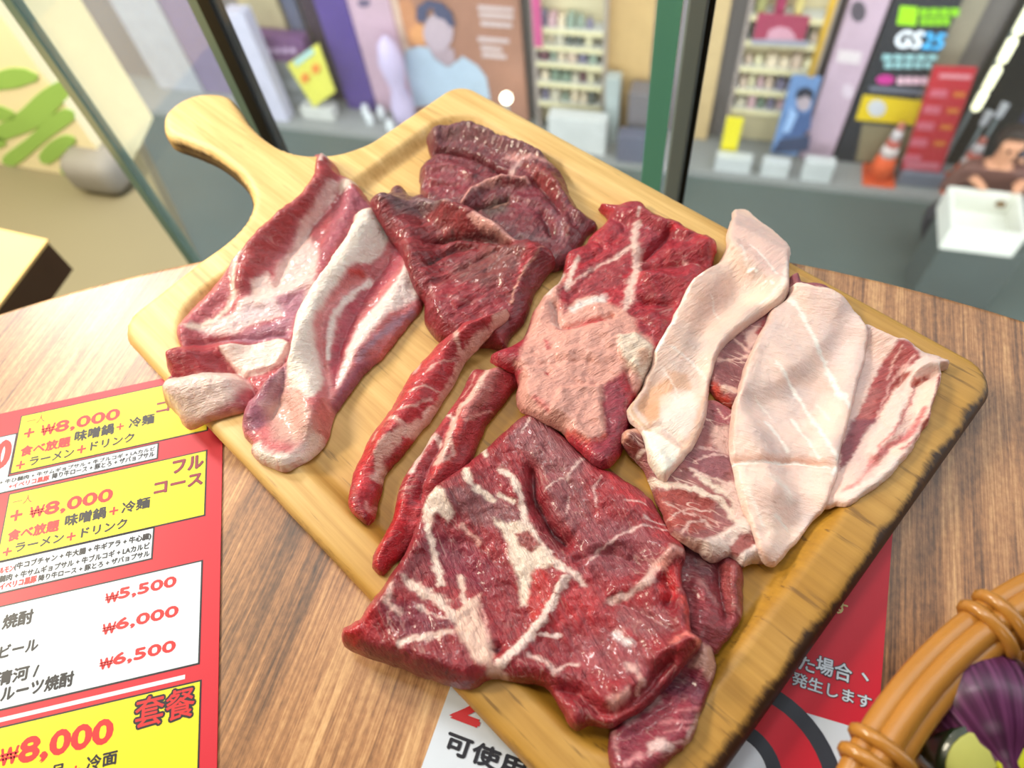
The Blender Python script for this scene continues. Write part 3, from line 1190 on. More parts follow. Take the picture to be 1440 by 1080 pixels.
# --- right part of the shop front
fitem('upright_panel', 'tan wall panel just right of the black window post', 'panel', 5.68, (966, 215), (1034, -25), 0.09, (216, 188, 140), to_ground=True)
shelves('crowded shelf unit between tan panel and pink pillar', 5.62, 1028, 1128, [22, 58, 96, 128, 156], 'crowded shelves', 'goods on the crowded shelves', 8, 1)
dp = fitem('display_sign', 'raspberry red display topper with pale arch on the crowded shelves', 'sign', 5.58, (1058, 56), (1140, 24), 0.02, (166, 66, 94))
patch('arch', [(1078, 52), (1082, 42), (1096, 37), (1110, 40), (1118, 50), (1119, 56), (1077, 55)], 5.58, C_((214, 160, 178)), dp)
patch('grey_edge', [(1056, 62), (1136, 66), (1137, 57), (1057, 55)], 5.58, C_((160, 160, 176)), dp)
fitem('storage_box', 'olive green box on top of the crowded shelves', 'box', 5.63, (1062, 21), (1082, -12), 0.1, (162, 160, 104))
fitem('storage_box', 'crimson box on top of the crowded shelves', 'box', 5.63, (1088, 21), (1110, -12), 0.1, (164, 52, 92))
fitem('storage_box', 'pale yellow box on top of the crowded shelves', 'box', 5.63, (1116, 21), (1134, -4), 0.1, (222, 206, 134))
fitem('warning_sign', 'bright yellow small standing sign left of the blue poster', 'sign', 5.40, (1010, 224), (1046, 168), 0.03, (240, 226, 52), to_ground=False, zmin=ZP)
bp_ = fitem('poster', 'blue standing poster of a dark-haired figure left of the pink pillar', 'poster', 5.46, (1083, 216), (1156, 110), 0.03, (112, 146, 196), to_ground=False, zmin=ZP)
patch('hair', [(1118, 138), (1122, 126), (1134, 122), (1144, 128), (1143, 142), (1134, 134), (1124, 138)], 5.46, C_((40, 44, 62)), bp_)
patch('face', oval(1130, 144, 10, 12), 5.46, C_((184, 168, 176)), bp_, 0.003)
patch('shirt', [(1106, 160), (1120, 152), (1130, 160), (1142, 154), (1140, 180), (1128, 190), (1100, 194)], 5.46, C_((72, 98, 148)), bp_, 0.005)
patch('dark_foot', [(1086, 214), (1136, 212), (1140, 190), (1096, 196)], 5.46, C_((58, 70, 100)), bp_, 0.003)
patch('pale_streak', [(1100, 186), (1110, 186), (1122, 160), (1112, 150)], 5.46, C_((160, 192, 236)), bp_, 0.007)
pp = fitem('pillar', 'lilac pink pillar with a dark round hole and pale plate', 'pillar', 5.56, (1122, 228), (1262, -25), 0.14, (206, 180, 198), to_ground=True)
patch('round_hole', oval(1207, 16, 11, 15), 5.56, C_((92, 84, 96)), pp)
patch('pale_plate', [(1176, 86), (1208, 90), (1212, 74), (1180, 70)], 5.56, C_((232, 220, 224)), pp)
patch('ring_mark', oval(1192, 128, 8, 10), 5.56, C_((226, 208, 222)), pp)
yp = tube('hanging_pole', [fpt(*[fac((1140, 106), 5.35)[0]], 5.35, fac((1140, 106), 5.35)[1]), fpt(fac((1140, 106), 5.35)[0], 5.35, -1.6)], 0.028, C_((246, 196, 74), 0.35), None, 14)
yp2 = tag(yp, 'yellow vertical pole hanging in front of the pink pillar', 'pole')
br = fbox('bracket', fac((1140, 106), 5.35)[0] - 0.02, fac((1140, 106), 5.35)[0] + 0.02, 5.34, 5.78, -1.6, -1.56, M_POST)
br.parent = yp
for i, (x0, x1, y0, y1) in enumerate(((1000, 1058, 258, 226), (1064, 1112, 262, 232), (1120, 1176, 266, 232))):
    fitem('curb_block', ['white curb block at the foot of the tan panel', 'white curb block in the middle of the three', 'white curb block at the foot of the pink pillar'][i], 'block', 5.26, (x0, y0), (x1, y1), 0.10, (204, 208, 208), to_ground=True, group='white curb blocks')

# dark totem sign with shop lettering
ts = fitem('totem_sign', 'black upright sign with green rows, white and blue letters and yellow foot panel', 'sign', 5.58, (1190, 176), (1366, -25), 0.12, (46, 50, 58), to_ground=True)
TD = 5.577
patch('green_square', [(1261, 34), (1288, 36), (1291, 10), (1266, 8)], 5.58, emit('sign_green', (150, 214, 20), 0.55), ts)
for (x0, x1, y) in ((1292, 1350, 16), (1293, 1336, 29)):
    for k in range(4):
        w_ = (x1 - x0) / 4
        patch('green_letters', [(x0 + k * w_, y + 6), (x0 + (k + .85) * w_, y + 7), (x0 + (k + .85) * w_ + 2, y - 4), (x0 + k * w_ + 2, y - 5)], 5.58, emit('sign_green2', (132, 200, 24), 0.4), ts)
ftext('white_letters', 'GS', TD, (1257, 66), (1293, 68), (1264, 43), emit('sign_white', (236, 242, 250), 0.6), ts, 0.05)
ftext('blue_letters', '25', TD, (1295, 68), (1324, 70), (1302, 46), emit('sign_blue', (70, 176, 236), 0.6), ts, 0.05)
for (x0, x1, y) in ((1240, 1320, 80), (1243, 1312, 91)):
    for k in range(5):
        w_ = (x1 - x0) / 5
        patch('teal_letters', [(x0 + k * w_, y + 4), (x0 + (k + .8) * w_, y + 5), (x0 + (k + .8) * w_ + 2, y - 3), (x0 + k * w_ + 2, y - 4)], 5.58, emit('sign_teal', (150, 196, 200), 0.35), ts)
patch('pink_oval', oval(1245, 112, 13, 7), 5.58, emit('sign_magenta', (190, 50, 140), 0.4), ts)
for k in range(4):
    patch('pink_letters', [(1261 + k * 11, 118), (1270 + k * 11, 119), (1272 + k * 11, 109), (1263 + k * 11, 108)], 5.58, emit('sign_pink', (230, 190, 206), 0.35), ts)
patch('grey_row', [(1222, 127), (1300, 133), (1302, 127), (1224, 121)], 5.58, C_((120, 124, 140)), ts)
patch('yellow_panel', [(1203, 168), (1293, 176), (1299, 142), (1214, 133)], 5.58, emit('sign_yellow', (226, 196, 30), 0.18), ts, 0.006)
patch('white_disc', oval(1233, 152, 13, 12), 5.574, C_((214, 216, 222)), ts, 0.003)
patch('beige_panel', [(1203, 226), (1272, 232), (1285, 182), (1213, 174)], 5.58, C_((142, 132, 104)), ts)

# traffic cones
for (bx, by, ty, lab) in ((1235, 236, 172, 'orange traffic cone with white bands before the black totem sign'), (1345, 256, 192, 'orange traffic cone with white bands right of the red board')):
    a, d = gpt((bx, by), ZP)
    d = min(d, 5.43)
    zt = fac((bx + 14, ty), d)[1]
    h_ = zt - ZP
    c = thing('traffic_cone', lab, 'cone', fpt(a, d, ZP))
    c.rotation_euler = (0, 0, TH)
    hexa('base', [(-.14, -.14, 0), (.14, -.14, 0), (.14, .14, 0), (-.14, .14, 0), (-.13, -.13, .03), (.13, -.13, .03), (.13, .13, .03), (-.13, .13, .03)], C_((214, 88, 44)), c)
    R0 = 0.115

    def rr2(k):
        return R0 * (1 - k) + 0.025 * k
    for k0, k1, cc, nm in ((0.0, 0.42, (224, 92, 44), 'cone_body'), (0.42, 0.60, (226, 210, 206), 'white_band'), (0.60, 0.72, (206, 104, 92), 'cone_body'), (0.72, 0.9, (214, 204, 206), 'white_band'), (0.9, 1.0, (200, 120, 108), 'cone_tip')):
        lathe(nm, [(rr2(k0), 0.03 + k0 * (h_ - .03)), (rr2(k1), 0.03 + k1 * (h_ - .03) - 0.0005)], (0, 0, 0), C_(cc), c, 20)

# red standing board
rb = thing('menu_board', 'red standing board with rows of pale and orange writing on a grey foot', 'sign', fpt(fac((1295, 240), 5.42)[0], 5.45, ZP))


def rpart(nm, pts, mat, th, off):
    o = patch(nm, pts, 5.42, mat, None, th, off)
    o.parent = rb
    o.matrix_parent_inverse = Matrix.Translation(-Vector(rb.location))
    return o


rpart('panel', [(1267, 236), (1322, 240), (1374, 94), (1313, 92)], C_((196, 50, 62)), 0.03, 0.0)
rpart('heading', [(1320, 106), (1364, 108), (1366, 102), (1322, 100)], C_((226, 150, 160)), 0.004, 0.031)
for k in range(5):
    y = 126 + k * 23
    x = 1306 - k * 9.3
    rpart('text_line', [(x, y + 6), (x + 24, y + 8), (x + 27, y - 3), (x + 4, y - 4)], C_((214, 110, 128)), 0.004, 0.031)
    if k < 4:
        rpart('orange_line', [(x + 34, y + 6), (x + 50, y + 7), (x + 52, y + 1), (x + 36, y)], C_((218, 130, 60)), 0.004, 0.031)
rpart('bottom_line', [(1272, 232), (1320, 235), (1322, 226), (1275, 223)], C_((214, 120, 136)), 0.004, 0.031)
_a0, _ = fac((1258, 262), 5.36)
_a1, _ = fac((1320, 266), 5.36)
o = fbox('foot', _a0, _a1, 5.34, 5.52, ZP, ZP + 0.15, C_((112, 116, 130)), None, 0.02)
o.parent = rb
o.matrix_parent_inverse = Matrix.Translation(-Vector(rb.location))

fitem('pillar', 'grey beige pillar between black totem sign and dark shop', 'pillar', 5.66, (1293, 120), (1404, -25), 0.11, (160, 152, 132), to_ground=True)
_a0, _ = fac((1385, 95), 5.72)
struct(fbox('wall_dark_shop', _a0, 9, 5.70, 5.779, ZP, 2.0, plain('dark_shop', (34, 35, 36), 0.5, 0.3, 3)), 'dark shop front at the right')
ls = thing('light_strip', 'vertical bright light strip of four tubes on the dark shop front', 'lamp', fpt(fac((1375, 155), 5.6)[0], 5.62, ZP))
_al = []
M_TUBE = emit('tube_glow', (255, 252, 214), 2.0)
ac, _zz = fac((1372, 152), 5.6)
for (pa, pb) in (((1446, 4), (1424, 48)), ((1427, 54), (1406, 88)), ((1408, 94), (1386, 127)), ((1390, 129), (1371, 155))):
    za, zb_ = fac(pa, 5.6)[1], fac(pb, 5.6)[1]
    A = np.array(fpt(ac, 5.6, za)) - np.array(ls.location)
    B_ = np.array(fpt(ac, 5.6, zb_)) - np.array(ls.location)
    tube('tube', [A, A * 0.9 + B_ * 0.1, A * 0.1 + B_ * 0.9, B_], [0.02, 0.036, 0.036, 0.02], M_TUBE, ls, 12)
o = fbox('rail', ac - 0.015, ac + 0.015, 5.66, 5.69, ZP, -2.2, M_POST)
o.parent = ls
o.matrix_parent_inverse = Matrix.Translation(-Vector(ls.location))
for i, (x, y) in enumerate(((1388, 166), (1410, 155))):
    a, z = fac((x, y), 5.62)
    l = thing('paper_bag', ['white paper bag left of two on a stand in the dark shop', 'white paper bag right of two on a stand in the dark shop'][i], 'bag', fpt(a, 5.63, ZP), 'white bags in the dark shop')
    hexa('bag', [(-.025, -.025, z - ZP - .07), (.025, -.025, z - ZP - .07), (.025, .025, z - ZP - .07), (-.025, .025, z - ZP - .07), (-.032, -.01, z - ZP + .06), (.032, -.01, z - ZP + .06), (.032, .01, z - ZP + .06), (-.032, .01, z - ZP + .06)], C_((206, 210, 220)), l)
    tube('stand', [(0, 0, 0), (0, 0, z - ZP - .07)], 0.012, M_POST, l, 8)

# open white foam box
zt = ZST + 0.90
ZB = ZST + 0.683                                    # top of the street table
q0, q1 = gpt((1338, 318), zt), gpt((1434, 333), zt)
q2, q3 = gpt((1437, 276), zt), gpt((1372, 262), zt)
A0, A1 = q0[0], max(q1[0], q2[0])
D0, D1 = (q0[1] + q1[1]) / 2, (q2[1] + q3[1]) / 2
wb = thing('foam_box', 'open white foam box with a brown stain on the dark stall counter', 'box', fpt((A0 + A1) / 2, (D0 + D1) / 2, ZB))
M_FOAM = plain('white_foam', (240, 240, 230), 0.7, 0.04)


def wpart(nm, *a):
    o = fbox(nm, *a)
    o.parent = wb
    o.matrix_parent_inverse = Matrix.Translation(-Vector(wb.location))


tw = 0.028
wpart('bottom', A0, A1, D0, D1, ZB, ZB + 0.03, M_FOAM)
wpart('front_wall', A0, A1, D0, D0 + tw, ZB + 0.0305, zt, M_FOAM)
wpart('back_wall', A0, A1, D1 - tw, D1, ZB + 0.0305, zt, M_FOAM)
wpart('side_wall', A0, A0 + tw, D0 + tw, D1 - tw, ZB + 0.0305, zt, M_FOAM)
wpart('side_wall', A1 - tw, A1, D0 + tw, D1 - tw, ZB + 0.0305, zt, M_FOAM)
o = patch('brown_stain', oval(1407, 287, 8, 5), D1 - tw, C_((140, 112, 80)), None, 0.003)
o.parent = wb
o.matrix_parent_inverse = Matrix.Translation(-Vector(wb.location))

o = fbox('stall_counter', A0 + 0.02, A1 + 0.10, D0 + 0.02, D1 - 0.02, ZST, ZB - 0.001, plain('counter_grey', (84, 92, 90), 0.7, 0.12, 3), None, 0.01)
tag(o, 'plain dark grey stall counter under the white foam box', 'counter')

# two people at the right edge


def person(label, base, rz, joints, colors, hair, seated):
    """skin-modifier body: joints (name -> (xyz, radius)), edges by name; colours by height/part"""
    names = list(joints[0].keys())
    me = bpy.data.meshes.new('person')
    me.from_pydata([joints[0][n][0] for n in names], [(names.index(a), names.index(b)) for a, b in joints[1]], [])
    o = bpy.data.objects.new('person', me)
    TXT.collection.objects.link(o)
    sm = o.modifiers.new('skin', 'SKIN')
    sm.use_smooth_shade = True
    for i, n in enumerate(names):
        r = joints[0][n][1]
        me.skin_vertices[0].data[i].radius = (r, r) if np.isscalar(r) else r
    me.skin_vertices[0].data[names.index('pelvis')].use_root = True
    ss = o.modifiers.new('sub', 'SUBSURF')
    ss.levels = 2
    ss.render_levels = 2
    vl = TXT.view_layers[0]
    vl.update()
    m2 = bpy.data.meshes.new_from_object(o.evaluated_get(vl.depsgraph))
    bpy.data.objects.remove(o)
    p = link('person', m2, colors, None, True)
    JP = np.array([joints[0][n][0] for n in names])
    reg = [joints[2].get(n, 0) for n in names]
    nf = len(m2.polygons)
    cen = np.empty(nf * 3, np.float32)
    m2.polygons.foreach_get('center', cen)
    cen = cen.reshape(-1, 3)
    best = np.full(nf, 1e9)
    mi = np.zeros(nf, np.int32)
    for a, b in joints[1]:
        ia, ib = names.index(a), names.index(b)
        d_ = JP[ib] - JP[ia]
        t = np.clip((cen - JP[ia]) @ d_ / (d_ @ d_ + 1e-9), 0, 1)
        dd = np.linalg.norm(cen - JP[ia] - t[:, None] * d_, axis=1)
        k = dd < best
        best[k] = dd[k]
        mi[k] = reg[ib]
    m2.polygons.foreach_set('material_index', mi)
    p.location = base
    p.rotation_euler = (0, 0, rz)
    tag(p, label, 'person')
    hd = np.array(joints[0]['head'][0])
    bm_ = bmesh.new()
    bmesh.ops.create_uvsphere(bm_, u_segments=16, v_segments=10, radius=0.112)
    for v in list(bm_.verts):
        v.co.x *= 0.95
        v.co.z *= 1.08
        if v.co.y < -0.035 and v.co.z < 0.06:
            v.co.y = -0.035
    for v in bm_.verts:
        v.co += Vector(hd + np.array([0, 0.012, 0.025]))
    bmo('hair', bm_, hair, p, True)
    for sx in (-1, 1):
        bm_ = bmesh.new()
        bmesh.ops.create_uvsphere(bm_, u_segments=8, v_segments=6, radius=0.012)
        for v in bm_.verts:
            v.co += Vector(hd + np.array([sx * 0.035, -0.098, 0.01]))
        bmo('eye', bm_, C_((40, 34, 32)), p, True)
    bm_ = bmesh.new()
    bmesh.ops.create_cone(bm_, segments=8, radius1=0.018, radius2=0.006, depth=0.05, cap_ends=True)
    for v in bm_.verts:
        v.co += Vector(hd + np.array([0, -0.108, -0.015]))
    bmo('nose', bm_, colors[1], p, True)
    return p


def finger_set(J, E, Rg, side, wrist, dirv, across):
    dirv = np.array(dirv, float)
    across = np.array(across, float)
    pal = np.array(wrist) + dirv * 0.07
    J['palm' + side] = (tuple(pal), 0.03)
    E.append(('wrist' + side, 'palm' + side))
    Rg['palm' + side] = 1
    for i, (o_, l_) in enumerate(((-0.03, 0.06), (-0.01, 0.075), (0.01, 0.07), (0.03, 0.055))):
        n = 'finger%d%s' % (i, side)
        J[n] = (tuple(pal + across * o_ + dirv * l_ + np.array([0, 0, -0.02])), 0.009)
        E.append(('palm' + side, n))
        Rg[n] = 1
    n = 'thumb' + side
    J[n] = (tuple(np.array(wrist) + dirv * 0.05 - across * 0.055), 0.010)
    E.append(('palm' + side, n))
    Rg[n] = 1


def seated_joints():
    J = {'pelvis': ((0, 0, .42), .15), 'waist': ((0, -.01, .60), .135), 'chest': ((0, -.03, .80), (.17, .12)), 'neck0': ((0, -.02, .95), .07), 'neck': ((0, -.03, 1.02), .055), 'head': ((0, -.045, 1.15), .098), 'crown': ((0, -.04, 1.22), .075)}
    E = [('pelvis', 'waist'), ('waist', 'chest'), ('chest', 'neck0'), ('neck0', 'neck'), ('neck', 'head'), ('head', 'crown')]
    Rg = {'neck': 1, 'head': 1, 'crown': 1}
    for s, sx in (('L', -1), ('R', 1)):
        J['shoulder' + s] = ((sx * .18, -.02, .90), .065)
        J['elbow' + s] = ((sx * .27, -.04, .68), .05)
        J['wrist' + s] = ((sx * .16, -.17, .93), .034)
        J['knee' + s] = ((sx * .27, -.06, .46), .075)
        J['ankle' + s] = ((sx * .17, -.03, .09), .045)
        J['toe' + s] = ((sx * .18, -.14, .04), .04)
        E += [('chest', 'shoulder' + s), ('shoulder' + s, 'elbow' + s), ('elbow' + s, 'wrist' + s), ('pelvis', 'knee' + s), ('knee' + s, 'ankle' + s), ('ankle' + s, 'toe' + s)]
        for n in ('knee', 'ankle', 'toe'):
            Rg[n + s] = 2
        finger_set(J, E, Rg, s, J['wrist' + s][0], (-sx * 0.4, -0.8, 0.1), (1, 0, 0))
    return J, E, Rg


def standing_joints():
    J = {'pelvis': ((0, 0, .92), .15), 'waist': ((0, 0, 1.08), .13), 'chest': ((0, 0, 1.28), (.17, .12)), 'neck0': ((0, 0, 1.43), .07), 'neck': ((0, -.01, 1.50), .055), 'head': ((0, -.02, 1.62), .098), 'crown': ((0, -.015, 1.69), .075)}
    E = [('pelvis', 'waist'), ('waist', 'chest'), ('chest', 'neck0'), ('neck0', 'neck'), ('neck', 'head'), ('head', 'crown')]
    Rg = {'neck': 1, 'head': 1, 'crown': 1}
    for s, sx in (('L', -1), ('R', 1)):
        J['shoulder' + s] = ((sx * .19, 0, 1.38), .065)
        J['elbow' + s] = ((sx * .25, -.02, 1.10), .05)
        J['wrist' + s] = ((sx * .23, -.14, .90), .034)
        J['knee' + s] = ((sx * .10, -.02, .48), .07)
        J['ankle' + s] = ((sx * .10, .02, .08), .045)
        J['toe' + s] = ((sx * .11, -.14, .035), .038)
        E += [('chest', 'shoulder' + s), ('shoulder' + s, 'elbow' + s), ('elbow' + s, 'wrist' + s), ('pelvis', 'knee' + s), ('knee' + s, 'ankle' + s), ('ankle' + s, 'toe' + s)]
        for n in ('knee', 'ankle', 'toe'):
            Rg[n + s] = 2
        finger_set(J, E, Rg, s, J['wrist' + s][0], (0, -0.35, -0.9), (0, 1, 0))
    return J, E, Rg


M_SKIN = plain('skin', (218, 158, 124), 0.5, 0.05)
a, d = gpt((1427, 229), ZST + 1.15)
d += 0.24
st = thing('stool', 'low dark stool under the seated person behind the white foam box', 'stool', fpt(a, d + 0.0, ZST))
lathe('seat', [(0.17, 0.24), (0.18, 0.25), (0.18, 0.268), (0.001, 0.27)], (0, 0, 0), M_POST, st, 20)
for k in range(4):
    an = math.pi / 4 + k * math.pi / 2
    tube('leg', [(0.15 * math.cos(an), 0.15 * math.sin(an), 0), (0.11 * math.cos(an), 0.11 * math.sin(an), 0.24)], 0.014, M_POST, st, 8)
person('person in a brown jacket seated behind the white foam box, hands forward', fpt(a, d, ZST), TH, seated_joints(), [C_((112, 74, 66)), M_SKIN, C_((52, 50, 58))], C_((46, 34, 30)), True)
a2, d2 = 2.52, 5.05
person('person in dark navy clothes standing at the right edge by the dark shop', fpt(a2, d2, ZST), TH + 0.5, standing_joints(), [C_((52, 56, 76)), M_SKIN, C_((40, 42, 54))], C_((36, 30, 30)), False)

# ------------------------------------------------------------------ raw meat on the board
RES = 0.001
RX0, RY0 = -0.27, -0.23
RNX, RNY = 540, 440
_gx, _gy = np.meshgrid(RX0 + np.arange(RNX) * RES, RY0 + np.arange(RNY) * RES, indexing='ij')
GP = np.stack([_gx.ravel(), _gy.ravel()], 1)
_bs = sdist(GP, rrect(BX0, BX1, BY0, BY1, 0.017, 5)).reshape(RNX, RNY)
BOARD_H = np.where(_bs > 0, BZ - WELL * _board_well(GP).reshape(RNX, RNY), 0.0)
HGT = BOARD_H.copy()


def samp(F, P):
    x = np.clip((P[:, 0] - RX0) / RES, 0, RNX - 1.001)
    y = np.clip((P[:, 1] - RY0) / RES, 0, RNY - 1.001)
    i = x.astype(int)
    j = y.astype(int)
    fx = x - i
    fy = y - j
    return (F[i, j] * (1 - fx) + F[i + 1, j] * fx) * (1 - fy) + (F[i, j + 1] * (1 - fx) + F[i + 1, j + 1] * fx) * fy


def blur(F, k):
    for _ in range(2):
        for ax in (0, 1):
            acc = np.zeros_like(F)
            for s in range(-k, k + 1):
                acc += np.roll(F, s, ax)
            F = acc / (2 * k + 1)
    return F


def cone(F, slope, it=36):
    if it > 20:      # two-level: coarse cone first, then refine
        Fc = F.reshape(RNX // 2, 2, RNY // 2, 2).max((1, 3))
        Dc = cone_(Fc, slope, RES * 2, it // 2)
        return np.maximum(F, np.repeat(np.repeat(Dc, 2, 0), 2, 1) - slope * RES)
    return cone_(F, slope, RES, it)


def cone_(F, slope, res, it):
    D = F.copy()
    s1 = slope * res
    s2 = s1 * 1.414
    for _ in range(it):
        D2 = D
        for ax, sh in ((0, 1), (0, -1), (1, 1), (1, -1)):
            D2 = np.maximum(D2, np.roll(D, sh, ax) - s1)
        for sx in (1, -1):
            for sy in (1, -1):
                D2 = np.maximum(D2, np.roll(np.roll(D, sx, 0), sy, 1) - s2)
        if np.abs(D2 - D).max() < 1e-6:
            break
        D = D2
    return D


def to_surface(pts, F, add):
    """pixels of the photograph -> points on the surface F + add"""
    out = []
    for p in pts:
        z = 0.02
        for _ in range(6):
            q = at(p, z)
            z = 0.5 * z + 0.5 * (float(samp(F, q[None, :2])[0]) + add)
        q = at(p, z)
        out.append((q[0], q[1], z))
    return np.array(out)


def pxm(z=0.02):
    return 0.00042      # metres per photograph pixel on the board, on average


def meat(name, label, outline, t, base, paint, relief, fib, mat, slope=0.7, h=0.0007, wob=0.0005, rnd=0.95,
         lump=0.0007, seed=0, sup_blur=3, warp=0.0012, dark_edge=None, sw=0.85, fs=1.0, rib=0.45):
    global HGT
    S0 = blur(cone(HGT, slope), 2)
    w = to_surface(outline, S0, t * 0.45)
    O = spline(w[:, :2], 0.0022)
    # ragged organic border
    s = np.arange(len(O))
    nx = np.gradient(O[:, 1])
    ny = -np.gradient(O[:, 0])
    nl = np.hypot(nx, ny) + 1e-9
    off = wob * (1.4 * fbm(O[:, 0] * 170, O[:, 1] * 170, seed) + 0.8 * fbm(O[:, 0] * 500, O[:, 1] * 500, seed + 2, 2))
    O = O + np.stack([nx / nl, ny / nl], 1) * off[:, None]
    lo = np.maximum(((O.min(0) - [RX0, RY0]) / RES).astype(int) - 4, 0)
    hi = np.minimum(((O.max(0) - [RX0, RY0]) / RES).astype(int) + 5, [RNX, RNY])
    sub = (slice(lo[0], hi[0]), slice(lo[1], hi[1]))
    SP = np.stack([_gx[sub].ravel(), _gy[sub].ravel()], 1)
    sds = sdist(SP, O).reshape(hi[0] - lo[0], hi[1] - lo[1])
    masked = BOARD_H.copy()
    masked[sub] = np.where(sds > -0.001, HGT[sub], BOARD_H[sub])
    S = blur(cone(masked, slope), sup_blur)
    S = np.maximum(S, np.where(masked > BOARD_H + 1e-4, masked * 0.55 + S * 0.45, S))
    S = blur(S, 1)
    rel = []
    for op in relief:
        kind = op[0]
        pts = to_surface(op[1], S, t * 0.85)[:, :2]
        if kind == 'b':
            pts = spline(pts, 0.0045, False) if len(pts) > 1 else pts
        rel.append((kind, pts, op[2] * pxm(), op[3] * 0.001 * (1.2 if op[3] < 0 else 1.1)))

    def relief_at(P):
        r = np.zeros(len(P))
        wx = P + np.stack([fbm(P[:, 0] * 120, P[:, 1] * 120, seed + 1), fbm(P[:, 0] * 120 + 50, P[:, 1] * 120, seed + 3)], 1) * 0.0012
        for kind, pts, wd, hh in rel:
            if kind == 'b':
                d = seg_dist(wx, pts, False, 3.2 * wd if hh > 0 else 6 * wd)
                if hh < 0:      # creases are narrow at the bottom
                    r += hh * np.exp(-np.abs(d / wd) ** 1.3)
                else:
                    r += hh * np.exp(-(d / wd) ** 2)
            else:
                r += hh * smooth(-wd, wd, sdist(wx, pts, 2 * wd))
        return r

    rr_ = rnd * t

    cache = {}

    def parts(P):
        k_ = (len(P), float(P[0, 0]), float(P[-1, 1]))
        if k_ not in cache:
            cache[k_] = np.maximum(sdist(P, O), 0)
        d = cache[k_]
        k = 1 - np.minimum(d / rr_, 1)
        prof = np.sqrt(np.clip(1 - k * k, 0, 1))
        return d, prof

    def ftop(P):
        d, prof = parts(P)
        e = smooth(0.0, 0.8 * rr_, d)
        sup = samp(S, P)
        z = sup + t * (0.22 + 0.78 * prof) + e * relief_at(P)
        z += e * lump * (fbm(P[:, 0] * 110, P[:, 1] * 110, seed, 3) + 0.45 * fbm(P[:, 0] * 330, P[:, 1] * 330, seed + 4, 2))
        c, s_ = math.cos(fib), math.sin(fib)
        uu = P[:, 0] * c + P[:, 1] * s_
        vv = -P[:, 0] * s_ + P[:, 1] * c
        z += e * lump * rib * fbm(uu * 90, vv * 420, seed + 5, 2)
        return np.maximum(z, sup + 0.18 * t)

    def fbot(P):
        d, prof = parts(P)
        return samp(S, P) + 0.0003 + 0.10 * t * (1 - prof)

    V, F, n = slab_mesh(O, h, ftop, fbot)
    me = fast_mesh(name, V, F)
    # colour of the cut
    P = V[:n, :2]
    W = P + warp * np.stack([fbm(P[:, 0] * 180, P[:, 1] * 180, seed + 2, 3) + 0.6 * fbm(P[:, 0] * 700, P[:, 1] * 700, seed + 5, 2),
                             fbm(P[:, 0] * 180 + 31, P[:, 1] * 180 + 7, seed + 3, 3) + 0.6 * fbm(P[:, 0] * 700 + 9, P[:, 1] * 700, seed + 6, 2)], 1)
    rgb = np.tile(srgb(base), (len(P), 1))
    lowf = fbm(P[:, 0] * 55, P[:, 1] * 55, seed + 7, 3)[:, None]         # the muscle itself varies in hue
    rgb = rgb * (1 + 0.30 * lowf * np.array([1.0, 0.8, 0.5]))
    for op in paint:
        c = srgb(op[1])
        pts = to_surface(op[2], S, t * 0.85)[:, :2]
        if op[0] == 's':
            wd = op[3] * pxm() * 0.5 * sw
            fe = (op[4] if len(op) > 4 else 3.0) * pxm() * fs
            pl = spline(pts, 0.0045, False) if len(pts) > 1 else pts
            d = seg_dist(W, pl, False, 4 * (wd + fe))
            # stroke width varies along its run
            d = d * (1 + 0.45 * fbm(P[:, 0] * 140 + 3, P[:, 1] * 140, seed + 6, 2))
            d = d + wd * 0.55 * fbm(P[:, 0] * 430, P[:, 1] * 430, seed + 1, 2)
            a = 1 - smooth(wd - fe * 0.5, wd + fe * 0.5, d)
        else:
            fe = (op[3] if len(op) > 3 else 6.0) * pxm() * fs
            a = smooth(-fe * 0.5, fe * 0.5, sdist(W, pts, fe))
        al = op[5] if len(op) > 5 else 1.0
        a = (a * al)[:, None]
        rgb = rgb * (1 - a) + c * a
    if dark_edge is not None:
        d = parts(P)[0]
        a = (1 - smooth(0.0, 0.0022, d))[:, None] * 0.55
        rgb = rgb * (1 - a) + srgb(dark_edge) * a
    rgb = np.concatenate([rgb, rgb])
    P = V[:, :2]
    set_color(me, 'tone', np.clip(rgb, 0, 1))
    c, s_ = math.cos(fib), math.sin(fib)
    set_vec(me, 'fibre', np.column_stack([P[:, 0] * c + P[:, 1] * s_, -P[:, 0] * s_ + P[:, 1] * c, V[:, 2]]))
    o = tag(link(name, me, mat), label, 'meat')
    # what lies on top later rests on this piece
    tz = ftop(SP).reshape(sds.shape)
    HGT[sub] = np.where(sds > 0, np.maximum(HGT[sub], tz), HGT[sub])
    return o


M_BEEF = mat_meat('beef', 1.0, 0.26, 0.36, 0.32, 0.10, 0.25)
M_DARK = mat_meat('dark_beef', 1.3, 0.15, 0.33, 0.40, 0.08, 0.28)
M_MARB = mat_meat('marbled_pork', 0.8, 0.9, 0.42, 0.20, 0.15, 0.2)
M_PORK = mat_meat('pork', 0.7, 0.15, 0.36, 0.35, 0.18, 0.18)
M_PALE = mat_meat('pale_pork', 1.0, 0.0, 0.42, 0.22, 0.22, 0.14, bumpd=0.0003)
FW = (243, 226, 214)      # white fat
FP = (232, 182, 168)      # pink fat
FC = (240, 214, 198)      # cream fat
D = math.radians

